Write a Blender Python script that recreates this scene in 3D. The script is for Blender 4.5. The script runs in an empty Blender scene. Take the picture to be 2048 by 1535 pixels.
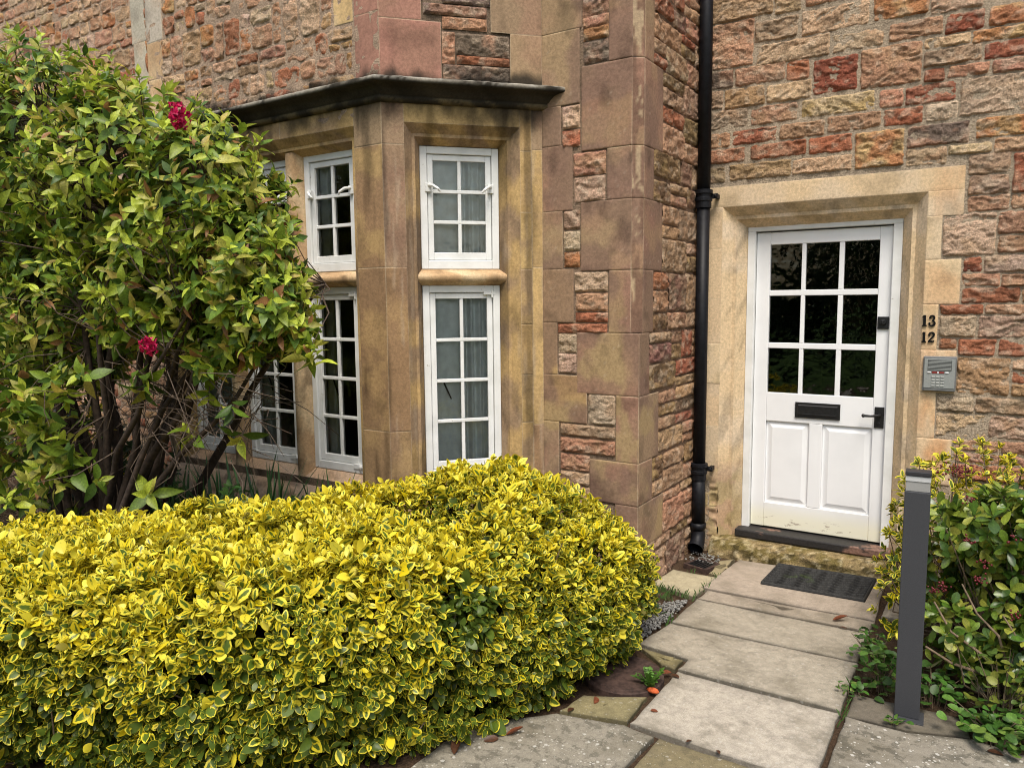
import bpy, math
import numpy as np
from mathutils import Matrix, Vector

# ------------------------------------------------------------------ camera, sky, sun, exposure
SC = bpy.context.scene
COL = SC.collection
RNG = np.random.default_rng(11)

cam_d = bpy.data.cameras.new("camera")
cam = bpy.data.objects.new("camera", cam_d)
COL.objects.link(cam)
cam_d.sensor_width = 36.0
cam_d.lens = 1501.676 / 2048 * 36.0
cam_d.clip_start = 0.05
cam_d.clip_end = 500
cr, cu, cf = (0.84054203, 0.54164819, -0.01031165), (-0.05077961, 0.0977227, 0.99391735), (-0.53936122, 0.83490569, -0.10964472)
cam.matrix_world = Matrix(((cr[0], cu[0], -cf[0], 1.3706), (cr[1], cu[1], -cf[1], -4.9839), (cr[2], cu[2], -cf[2], 1.719), (0, 0, 0, 1)))
SC.camera = cam

SUN_ELEV, SUN_AZ = 60.0, 150.0          # azimuth clockwise from +y (the wall's inward normal)
world = bpy.data.worlds.new("World")
SC.world = world
world.use_nodes = True
wn = world.node_tree.nodes
wl = world.node_tree.links
sky = wn.new("ShaderNodeTexSky")
sky.sky_type = 'NISHITA'
sky.sun_disc = False
sky.sun_elevation = math.radians(SUN_ELEV)
sky.sun_rotation = math.radians(SUN_AZ)
sky.air_density = 1.6
sky.dust_density = 4.0
sky.ozone_density = 1.0
wl.new(sky.outputs[0], wn["Background"].inputs[0])
wn["Background"].inputs[1].default_value = 0.12

sun_d = bpy.data.lights.new("sun", 'SUN')
sun_d.energy = 2.0
sun_d.angle = math.radians(22)
sun_d.color = (1.0, 0.95, 0.87)
sun = bpy.data.objects.new("sun", sun_d)
COL.objects.link(sun)
se, sa = math.radians(SUN_ELEV), math.radians(SUN_AZ)
sdir = Vector((math.sin(sa) * math.cos(se), math.cos(sa) * math.cos(se), math.sin(se)))
sun.rotation_euler = sdir.to_track_quat('Z', 'Y').to_euler()
sun.location = sdir * 20

SC.view_settings.view_transform = 'Standard'
SC.view_settings.look = 'None'
SC.view_settings.exposure = 0.65
SC.view_settings.gamma = 1.0
SC.cycles.max_bounces = 8
SC.cycles.diffuse_bounces = 4
SC.cycles.transparent_max_bounces = 12
SC.cycles.use_denoising = True
SC.cycles.filter_width = 1.0

# ------------------------------------------------------------------ numpy noise
def _h(ix, iy, iz, s):
    n = (ix.astype(np.uint32) * np.uint32(374761393) + iy.astype(np.uint32) * np.uint32(668265263)
         + iz.astype(np.uint32) * np.uint32(2147483647) + np.uint32(s) * np.uint32(1274126177))
    n = (n ^ (n >> np.uint32(13))) * np.uint32(1274126177)
    n = n ^ (n >> np.uint32(16))
    return (n & np.uint32(0xffffff)).astype(np.float32) / np.float32(0xffffff)

def noise3(x, y, z=0.0, s=0):
    x = np.asarray(x, np.float32) + 1000.0; y = np.asarray(y, np.float32) + 1000.0
    z = np.asarray(z, np.float32) + np.zeros_like(x) + 1000.0
    ix, iy, iz = np.floor(x).astype(np.int64), np.floor(y).astype(np.int64), np.floor(z).astype(np.int64)
    fx, fy, fz = x - ix, y - iy, z - iz
    fx, fy, fz = [f * f * (3 - 2 * f) for f in (fx, fy, fz)]
    r = 0
    for dx in (0, 1):
        for dy in (0, 1):
            for dz in (0, 1):
                w = (fx if dx else 1 - fx) * (fy if dy else 1 - fy) * (fz if dz else 1 - fz)
                r = r + w * _h(ix + dx, iy + dy, iz + dz, s)
    return r

def noise2(x, y, s=0):
    x = np.asarray(x, np.float32) + 1000.0; y = np.asarray(y, np.float32) + 1000.0
    ix, iy = np.floor(x).astype(np.int64), np.floor(y).astype(np.int64)
    fx, fy = x - ix, y - iy
    fx, fy = fx * fx * (3 - 2 * fx), fy * fy * (3 - 2 * fy)
    z = np.zeros_like(ix)
    return ((_h(ix, iy, z, s) * (1 - fx) + _h(ix + 1, iy, z, s) * fx) * (1 - fy)
            + (_h(ix, iy + 1, z, s) * (1 - fx) + _h(ix + 1, iy + 1, z, s) * fx) * fy)

def fbm2(x, y, s=0, o=3):
    r, a, t = 0, 1.0, 0
    for k in range(o):
        r = r + a * noise2(x * 2 ** k, y * 2 ** k, s + k * 17); t += a; a *= .5
    return r / t

def sstep(a, b, x):
    t = np.clip((x - a) / (b - a), 0, 1)
    return t * t * (3 - 2 * t)

# ------------------------------------------------------------------ object helpers
ORG = {}
def world_org(o):
    return ORG.get(o.name, np.zeros(3))

def thing(name, label, cat, loc=(0, 0, 0), group=None):
    o = bpy.data.objects.new(name, None)
    o.empty_display_size = .1
    COL.objects.link(o)
    o.location = loc
    ORG[o.name] = np.array(loc, float)
    o['label'] = label; o['category'] = cat
    if group: o['group'] = group
    return o

def tag(o, label=None, cat=None, group=None, kind=None):
    if label: o['label'] = label
    if cat: o['category'] = cat
    if group: o['group'] = group
    if kind: o['kind'] = kind
    return o

def mesh_from(name, V, F, col=None, uv=None, smooth=True):
    me = bpy.data.meshes.new(name)
    V = np.asarray(V, np.float32)
    if isinstance(F, np.ndarray):
        k = F.shape[1]; n = len(F)
        me.vertices.add(len(V)); me.vertices.foreach_set('co', V.ravel())
        me.loops.add(n * k); me.loops.foreach_set('vertex_index', F.astype(np.int32).ravel())
        me.polygons.add(n)
        me.polygons.foreach_set('loop_start', np.arange(0, n * k, k, dtype=np.int32))
        me.update(calc_edges=True)
    else:
        me.from_pydata(V.tolist(), [], F)
        me.update()
    if smooth:
        me.polygons.foreach_set('use_smooth', np.ones(len(me.polygons), bool))
    if col is not None:
        c = np.ones((len(V), 4), np.float32); cc = np.asarray(col, np.float32); c[:, :cc.shape[1]] = cc
        a = me.color_attributes.new('col', 'FLOAT_COLOR', 'POINT'); a.data.foreach_set('color', c.ravel())
    if uv is not None:
        li = np.empty(len(me.loops), np.int32); me.loops.foreach_get('vertex_index', li)
        l = me.uv_layers.new(name='UVMap'); l.data.foreach_set('uv', np.asarray(uv, np.float32)[li].ravel())
    return me

def put(name, V, F, mat, parent=None, org=None, col=None, uv=None, smooth=True, bevel=0, label=None):
    """links ONE mesh object; V in world coordinates"""
    po = world_org(parent) if parent is not None else np.zeros(3)
    oo = np.array(org, float) if org is not None else po
    V = np.asarray(V, float) - oo
    me = mesh_from(name, V, F, col, uv, smooth)
    o = bpy.data.objects.new(name, me)
    COL.objects.link(o)
    ORG[o.name] = oo
    if parent is not None: o.parent = parent
    o.location = oo - po
    me.materials.append(mat)
    if bevel:
        m = o.modifiers.new('bevel', 'BEVEL'); m.width = bevel; m.segments = 2; m.limit_method = 'ANGLE'; m.angle_limit = math.radians(40)
    if label: o['label'] = label
    return o

class MB:
    def __init__(self): self.v = []; self.f = []; self.c = []
    def add(self, v, f, c=None):
        b = len(self.v); self.v += [tuple(p) for p in v]; self.f += [tuple(i + b for i in q) for q in f]
        self.c += [c or (1, 1, 1, 1)] * len(v)
        return self
    def box(self, x0, x1, y0, y1, z0, z1, T=None, c=None):
        v = [(x, y, z) for z in (z0, z1) for (x, y) in ((x0, y0), (x1, y0), (x1, y1), (x0, y1))]
        if T: v = [T(*p) for p in v]
        return self.add(v, [(3, 2, 1, 0), (4, 5, 6, 7), (0, 1, 5, 4), (1, 2, 6, 5), (2, 3, 7, 6), (3, 0, 4, 7)], c)
    def frustum(self, x0, x1, z0, z1, y0, y1, i, T=None):
        v = [(x0, y0, z0), (x1, y0, z0), (x1, y0, z1), (x0, y0, z1), (x0 + i, y1, z0 + i), (x1 - i, y1, z0 + i), (x1 - i, y1, z1 - i), (x0 + i, y1, z1 - i)]
        if T: v = [T(*p) for p in v]
        return self.add(v, [(4, 5, 6, 7), (0, 1, 5, 4), (1, 2, 6, 5), (2, 3, 7, 6), (3, 0, 4, 7)])
    def prism(self, poly, fn, t0, t1, c=None):
        n = len(poly)
        v = [fn(a, b, t0) for a, b in poly] + [fn(a, b, t1) for a, b in poly]
        f = [tuple(range(n))[::-1], tuple(range(n, 2 * n))] + [(i, (i + 1) % n, n + (i + 1) % n, n + i) for i in range(n)]
        return self.add(v, f, c)
    def tube(self, pts, rad, n=10, caps=True, c=None):
        pts = [Vector(p) for p in pts]
        rad = [float(r) for r in rad] if hasattr(rad, '__len__') else [float(rad)] * len(pts)
        v = []; up = None
        for i, p in enumerate(pts):
            d = (pts[min(i + 1, len(pts) - 1)] - pts[max(i - 1, 0)]).normalized()
            if up is None:
                up = d.cross(Vector((0, 0, 1)) if abs(d.z) < .9 else Vector((1, 0, 0))).normalized()
            a = (up - d * up.dot(d)).normalized(); b = d.cross(a); up = a
            v += [p + rad[i] * (math.cos(t) * a + math.sin(t) * b) for t in [2 * math.pi * k / n for k in range(n)]]
        f = []
        for i in range(len(pts) - 1):
            f += [(i * n + k, i * n + (k + 1) % n, (i + 1) * n + (k + 1) % n, (i + 1) * n + k) for k in range(n)]
        if caps:
            f += [tuple(range(n))[::-1], tuple(range((len(pts) - 1) * n, len(pts) * n))]
        return self.add(v, f, c)
    def ball(self, p, r, n=8, m=6, c=None):
        rr = r if hasattr(r, '__len__') else (r, r, r)
        v = [(p[0], p[1], p[2] - rr[2])]
        for i in range(1, m):
            t = math.pi * i / m
            v += [(p[0] + rr[0] * math.sin(t) * math.cos(2 * math.pi * k / n), p[1] + rr[1] * math.sin(t) * math.sin(2 * math.pi * k / n), p[2] - rr[2] * math.cos(t)) for k in range(n)]
        v.append((p[0], p[1], p[2] + rr[2]))
        f = [(0, 1 + (k + 1) % n, 1 + k) for k in range(n)]
        for i in range(m - 2):
            f += [(1 + i * n + k, 1 + i * n + (k + 1) % n, 1 + (i + 1) * n + (k + 1) % n, 1 + (i + 1) * n + k) for k in range(n)]
        L = len(v) - 1; b = 1 + (m - 2) * n
        f += [(b + k, b + (k + 1) % n, L) for k in range(n)]
        return self.add(v, f, c)
    def put(self, name, mat, parent=None, bevel=0, smooth=False, org=None, label=None, col=False):
        return put(name, self.v, self.f, mat, parent, org=org, bevel=bevel, smooth=smooth, label=label, col=np.array(self.c) if col else None)

# ------------------------------------------------------------------ materials
class NT:
    def __init__(self, name):
        self.m = bpy.data.materials.new(name); self.m.use_nodes = True
        self.t = self.m.node_tree; self.b = self.t.nodes['Principled BSDF']; self.out = self.t.nodes['Material Output']
    def n(self, typ, **kw):
        x = self.t.nodes.new(typ)
        for k, v in kw.items(): setattr(x, k, v)
        return x
    def l(self, a, b): self.t.links.new(a, b)
    def val(self, sock, v):
        if hasattr(v, 'is_linked') or hasattr(v, 'links'): self.l(v, sock)
        else: sock.default_value = v
    def noise(self, scale, detail=3, rough=.55, co='Object', stretch=None):
        tc = self.n('ShaderNodeTexCoord'); src = tc.outputs[co]
        if stretch:
            mp = self.n('ShaderNodeMapping'); mp.inputs['Scale'].default_value = stretch; self.l(src, mp.inputs[0]); src = mp.outputs[0]
        t = self.n('ShaderNodeTexNoise'); t.inputs['Scale'].default_value = scale; t.inputs['Detail'].default_value = detail; t.inputs['Roughness'].default_value = rough
        self.l(src, t.inputs['Vector']); return t.outputs['Fac']
    def voro(self, scale, feature='F1', co='Object'):
        tc = self.n('ShaderNodeTexCoord'); t = self.n('ShaderNodeTexVoronoi'); t.feature = feature
        t.inputs['Scale'].default_value = scale; self.l(tc.outputs[co], t.inputs['Vector']); return t.outputs['Distance']
    def math(self, op, a, b=0.0, clamp=False):
        x = self.n('ShaderNodeMath', operation=op); x.use_clamp = clamp
        self.val(x.inputs[0], a); self.val(x.inputs[1], b); return x.outputs[0]
    def remap(self, x, a, b, c=0.0, d=1.0):
        r = self.n('ShaderNodeMapRange'); r.interpolation_type = 'SMOOTHSTEP'
        self.val(r.inputs[0], x)
        for i, v in enumerate((a, b, c, d)): self.val(r.inputs[1 + i], v)
        return r.outputs[0]
    def mix(self, f, a, b, mode='MIX'):
        x = self.n('ShaderNodeMix', data_type='RGBA', blend_type=mode)
        self.val(x.inputs[0], f)
        for s, v in ((x.inputs[6], a), (x.inputs[7], b)):
            if isinstance(v, tuple): s.default_value = v if len(v) == 4 else (*v, 1)
            else: self.l(v, s)
        return x.outputs[2]
    def mul(self, c, f):
        x = self.n('ShaderNodeVectorMath', operation='SCALE')
        if isinstance(c, tuple): x.inputs[0].default_value = c[:3]
        else: self.l(c, x.inputs[0])
        self.val(x.inputs['Scale'], f); return x.outputs[0]
    def attr(self, name='col'):
        return self.n('ShaderNodeAttribute', attribute_name=name)
    def bump(self, h, dist, strength=1.0, prev=None):
        x = self.n('ShaderNodeBump'); x.inputs['Distance'].default_value = dist; x.inputs['Strength'].default_value = strength
        self.l(h, x.inputs['Height'])
        if prev is not None: self.l(prev, x.inputs['Normal'])
        return x.outputs[0]
    def done(self, base, rough=.6, normal=None, spec=.3, metal=0):
        if isinstance(base, tuple): self.b.inputs['Base Color'].default_value = (*base[:3], 1)
        else: self.l(base, self.b.inputs['Base Color'])
        self.val(self.b.inputs['Roughness'], rough)
        self.b.inputs['Specular IOR Level'].default_value = spec
        self.b.inputs['Metallic'].default_value = metal
        if normal is not None: self.l(normal, self.b.inputs['Normal'])
        return self.m

def m_stone(name, fine, bumpd, spk=.25, lo=.70, hi=1.40):
    t = NT(name); a = t.attr()
    n1 = t.noise(fine, 5, .65); n2 = t.noise(420, 2, .6)
    f = t.math('MULTIPLY', t.remap(n1, .25, .75, lo, hi), t.remap(n2, .3, .7, 1 - spk, 1 + spk))
    c = t.mul(a.outputs['Color'], f)
    h = t.math('ADD', n1, t.math('MULTIPLY', n2, .35))
    return t.done(c, .92, t.bump(h, bumpd), .2)
M_ROCK = m_stone('rough_stone', 100, .016, .30)
M_ASH = m_stone('dressed_stone', 60, .0016, .14, .80, 1.20)

def m_paint():
    t = NT('white_paint')
    n = t.noise(7, 4); n2 = t.noise(60, 4, .7); n3 = t.noise(22, 5, .7)
    c = t.mix(t.remap(n, .35, .7), (.80, .81, .80), (.70, .71, .69))
    c = t.mix(t.remap(n3, .66, .72), c, (.42, .40, .35))
    return t.done(c, .42, t.bump(n2, .0012, .8), .4)
M_PAINT = m_paint()
def m_doorpaint():
    t = NT('door_paint')
    n = t.noise(3, 4); n2 = t.noise(50, 4, .7, stretch=(1, 1, .15)); n3 = t.noise(26, 6, .75, stretch=(.35, 1, 1))
    c = t.mix(t.remap(n, .35, .7), (.84, .85, .86), (.78, .79, .80))
    g = t.n('ShaderNodeNewGeometry'); sx = t.n('ShaderNodeSeparateXYZ'); t.l(g.outputs['Position'], sx.inputs[0])
    low = t.remap(sx.outputs[2], .215, .36, 1.0, 0.0)
    c = t.mix(t.math('MULTIPLY', low, .75), c, (.82, .79, .58))
    peel = t.remap(t.math('ADD', n3, t.math('MULTIPLY', low, .07)), .67, .70)
    c = t.mix(t.math('MULTIPLY', peel, t.remap(sx.outputs[2], .22, .27, .9, 0.0)), c, (.42, .36, .28))
    return t.done(c, .38, t.bump(n2, .0010, .7), .45)
M_DOOR = m_doorpaint()

def m_plain(name, col, rough=.5, nz=30, amt=.2, bump=.0, spec=.4, metal=0):
    t = NT(name); n = t.noise(nz, 4, .6)
    c = t.mul(col, t.remap(n, .3, .7, 1 - amt, 1 + amt))
    return t.done(c, rough, t.bump(n, bump) if bump else None, spec, metal)
M_BLACK = m_plain('black_iron', (.012, .012, .013), .38, 60, .3, .0006)
M_NUM = m_plain('black_numeral_paint', (.006, .006, .006), .65, 60, .3, .0, .15)
M_PIPE = m_plain('black_pipe_paint', (.006, .0065, .009), .5, 40, .4, .0008, .25)
M_BOLL = m_plain('anthracite_paint', (.045, .047, .053), .5, 300, .12, .0003)
M_CAP = m_plain('bollard_cap', (.03, .03, .034), .4, 200, .1)
def m_lens():
    t = NT('frosted_lens'); n = t.noise(8, 2)
    c = t.mix(n, (.26, .26, .25), (.33, .33, .32))
    return t.done(c, .3, None, .5)
M_LENS = m_lens()
M_RUBBER = m_plain('black_rubber', (.012, .013, .011), .7, 40, .5, .001, .3)
M_IRON = m_plain('rusty_iron', (.055, .033, .026), .8, 35, .45, .002, .3)
M_GREY = m_plain('grey_metal_case', (.15, .155, .155), .45, 80, .12)
M_FACE = m_plain('grey_face_plate', (.27, .285, .275), .4, 120, .08)
M_KEY = m_plain('pale_key', (.42, .43, .41), .4, 80, .1)
M_SLOT = m_plain('dark_slot', (.035, .036, .036), .5, 80, .1)
M_WBTN = m_plain('white_button', (.8, .8, .8), .4, 50, .05)
M_RED = m_plain('red_strip', (.22, .03, .025), .4, 50, .1)
M_CURT = m_plain('curtain_cloth', (.84, .88, .88), .9, 12, .10, .0)
M_DCURT = m_plain('dark_curtain_cloth', (.80, .83, .84), .9, 12, .12, .0)
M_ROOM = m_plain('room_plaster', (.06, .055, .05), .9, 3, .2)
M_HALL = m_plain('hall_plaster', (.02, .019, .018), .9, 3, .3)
M_BARK = m_plain('brown_bark', (.042, .028, .020), .9, 40, .45, .004)
M_TWIG = m_plain('grey_twig', (.16, .115, .075), .85, 60, .4, .001)
M_STWIG = m_plain('shrub_twig', (.085, .060, .042), .85, 60, .45, .001)
M_BERRY = m_plain('red_berry', (.12, .012, .018), .35, 80, .3)
M_PETAL = m_plain('crimson_petal', (.50, .015, .075), .55, 120, .45)
M_BRICK = m_plain('orange_fragment', (.55, .11, .03), .8, 60, .35, .002)
M_DEAD = m_plain('dead_leaf', (.11, .045, .022), .6, 60, .5, .001)
M_CORE = m_plain('hedge_shade_core', (.007, .006, .003), 1.0, 40, .6, .01, .0)  # near-black, stands in for the shade inside the hedge
M_GRAVEL = m_plain('grey_gravel', (.20, .195, .18), .85, 60, .55, .002)

def m_thresh():
    t = NT('worn_black_threshold'); n = t.noise(5, 5, .7, stretch=(.5, 1, 1)); n2 = t.noise(70, 4)
    c = t.mix(t.remap(n, .55, .62), (.022, .02, .02), (.20, .115, .085))
    return t.done(t.mul(c, t.remap(n2, .3, .7, .7, 1.3)), .55, t.bump(n2, .0015), .4)
M_THR = m_thresh()

def m_glass(name='window_glass', tint=(.93, .95, .94)):
    t = NT(name); t.t.nodes.remove(t.b)
    tr = t.n('ShaderNodeBsdfTransparent'); tr.inputs[0].default_value = (*tint, 1)
    gl = t.n('ShaderNodeBsdfGlossy'); gl.inputs['Roughness'].default_value = .01
    fr = t.n('ShaderNodeFresnel'); fr.inputs[0].default_value = 1.8
    n = t.noise(9, 2); bp = t.bump(n, .004); t.l(bp, gl.inputs['Normal'])
    mx = t.n('ShaderNodeMixShader'); t.l(fr.outputs[0], mx.inputs[0]); t.l(tr.outputs[0], mx.inputs[1]); t.l(gl.outputs[0], mx.inputs[2])
    t.l(mx.outputs[0], t.out.inputs[0]); return t.m
M_GLASS = m_glass()

def m_leaf(name, varieg=False, rough=.42, transl=.25, spec=.4):
    t = NT(name); a = t.attr(); uvn = t.n('ShaderNodeUVMap'); s = t.n('ShaderNodeSeparateXYZ'); t.l(uvn.outputs[0], s.inputs[0])
    u, v = s.outputs[0], s.outputs[1]
    e = t.math('ABSOLUTE', t.math('SUBTRACT', t.math('MULTIPLY', u, 2.0), 1.0))
    n = t.noise(70, 3, .6)
    if varieg:
        # col.r = hue of the margin, col.g = width of the green heart, col.b = brightness
        sc = t.n('ShaderNodeSeparateColor'); t.l(a.outputs['Color'], sc.inputs[0])
        tip = t.remap(v, .70, 1.0, 0.0, .7)
        cv = t.n('ShaderNodeCombineXYZ'); t.l(t.math('ADD', t.math('MULTIPLY', u, 7.0), t.math('MULTIPLY', sc.outputs[0], 61.0)), cv.inputs[0])
        t.l(t.math('MULTIPLY', v, 2.2), cv.inputs[1]); t.l(t.math('MULTIPLY', sc.outputs[2], 47.0), cv.inputs[2])
        ns = t.n('ShaderNodeTexNoise'); ns.inputs['Scale'].default_value = 1.0; ns.inputs['Detail'].default_value = 3; ns.inputs['Roughness'].default_value = .6; t.l(cv.outputs[0], ns.inputs['Vector'])
        edge = t.math('ADD', t.math('ADD', e, tip), t.math('MULTIPLY', t.math('SUBTRACT', ns.outputs['Fac'], .5), 1.3))
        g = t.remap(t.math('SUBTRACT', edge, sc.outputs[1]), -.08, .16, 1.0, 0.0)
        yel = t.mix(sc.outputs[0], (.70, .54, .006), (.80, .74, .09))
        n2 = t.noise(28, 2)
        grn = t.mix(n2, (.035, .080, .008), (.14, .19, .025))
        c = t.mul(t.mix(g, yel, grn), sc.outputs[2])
    else:
        vein = t.math('SINE', t.math('MULTIPLY', t.math('SUBTRACT', v, t.math('MULTIPLY', e, .16)), 52.0))
        rib = t.remap(e, 0.0, .10, 1.22, 1.0)
        f = t.math('MULTIPLY', t.math('MULTIPLY', t.remap(vein, -1, 1, .90, 1.07), rib), t.remap(n, .3, .7, .78, 1.2))
        c = t.mul(a.outputs['Color'], f)
    t.done(c, rough, None, spec)
    tl = t.n('ShaderNodeBsdfTranslucent'); t.l(t.mul(c, 1.15), tl.inputs[0])
    mx = t.n('ShaderNodeMixShader'); mx.inputs[0].default_value = transl
    t.l(t.b.outputs[0], mx.inputs[1]); t.l(tl.outputs[0], mx.inputs[2]); t.l(mx.outputs[0], t.out.inputs[0])
    return t.m
M_VAR = m_leaf('variegated_leaf', True, .42, .22, .35)
M_LEAF = m_leaf('green_leaf', False, .45, .28, .35)
M_GLOSSY = m_leaf('glossy_leaf', False, .30, .18, .5)

def m_slab():
    t = NT('paving_stone'); a = t.attr()
    n1 = t.noise(3.2, 5, .65); n2 = t.noise(26, 5, .7); n3 = t.noise(240, 2); n4 = t.noise(9, 4, .6)
    sc = a.outputs['Alpha']
    c = t.mul(a.outputs['Color'], t.math('MULTIPLY', t.remap(n2, .25, .75, .80, 1.16), t.remap(n3, .3, .7, .86, 1.12)))
    c = t.mix(t.math('MULTIPLY', t.remap(n1, .46, .70), .62), c, (.15, .13, .09))
    c = t.mix(t.math('MULTIPLY', t.remap(t.math('MULTIPLY', n4, n2), .30, .42), .4), c, (.07, .06, .045))
    # lichen spots
    vo = t.voro(24); vo2 = t.voro(55)
    sp = t.remap(t.math('ADD', vo, t.math('MULTIPLY', n2, .55)), .40, .47, 1.0, 0.0)
    sp2 = t.remap(t.math('ADD', vo2, t.math('MULTIPLY', n4, .6)), .42, .47, 1.0, 0.0)
    spots = t.math('MULTIPLY', t.math('MAXIMUM', sp, sp2), sc)
    dk = t.math('MULTIPLY', t.remap(t.noise(14, 5, .75), .50, .58), t.math('MULTIPLY', sc, .75))
    c = t.mix(dk, c, (.045, .042, .030))
    c = t.mix(t.math('MULTIPLY', spots, .85), c, (.62, .60, .54))
    h = t.math('ADD', t.math('MULTIPLY', n3, .3), n2)
    return t.done(c, .85, t.bump(h, .0035), .25)
M_SLAB = m_slab()

def m_soil():
    t = NT('soil'); n = t.noise(22, 6, .7); n2 = t.noise(120, 3)
    c = t.mix(n, (.030, .019, .012), (.095, .060, .036))
    g = t.n('ShaderNodeNewGeometry'); sx = t.n('ShaderNodeSeparateXYZ'); t.l(g.outputs['Position'], sx.inputs[0])
    lawn = t.mix(t.noise(40, 4), (.035, .075, .012), (.07, .12, .025))
    c = t.mix(t.remap(sx.outputs[1], -8.6, -8.2, 1.0, 0.0), c, lawn)
    return t.done(t.mul(c, t.remap(n2, .3, .7, .7, 1.3)), .95, t.bump(n, .02), .15)
M_SOIL = m_soil()

# ------------------------------------------------------------------ masonry
PAL = dict(T=(.475, .29, .17), L=(.60, .405, .255), G=(.42, .285, .19), g=(.53, .385, .27), P=(.49, .27, .17), R=(.40, .155, .085), r=(.29, .095, .057),
           O=(.48, .22, .10), D=(.21, .15, .115), Y=(.58, .41, .20), C=(.64, .51, .36), q=(.30, .175, .118), b=(.32, .22, .135),
           y=(.48, .325, .145), o=(.285, .18, .098), s=(.64, .485, .30), k=(.37, .19, .138), w=(.44, .39, .31), a=(.47, .31, .17))
SECOND = dict(T='L', L='T', G='T', g='L', P='T', R='P', r='R', O='Y', D='P', Y='C', C='L', q='b', b='q', y='b', o='y', s='C', k='q', w='g', a='s')
_seed = [0]

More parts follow.
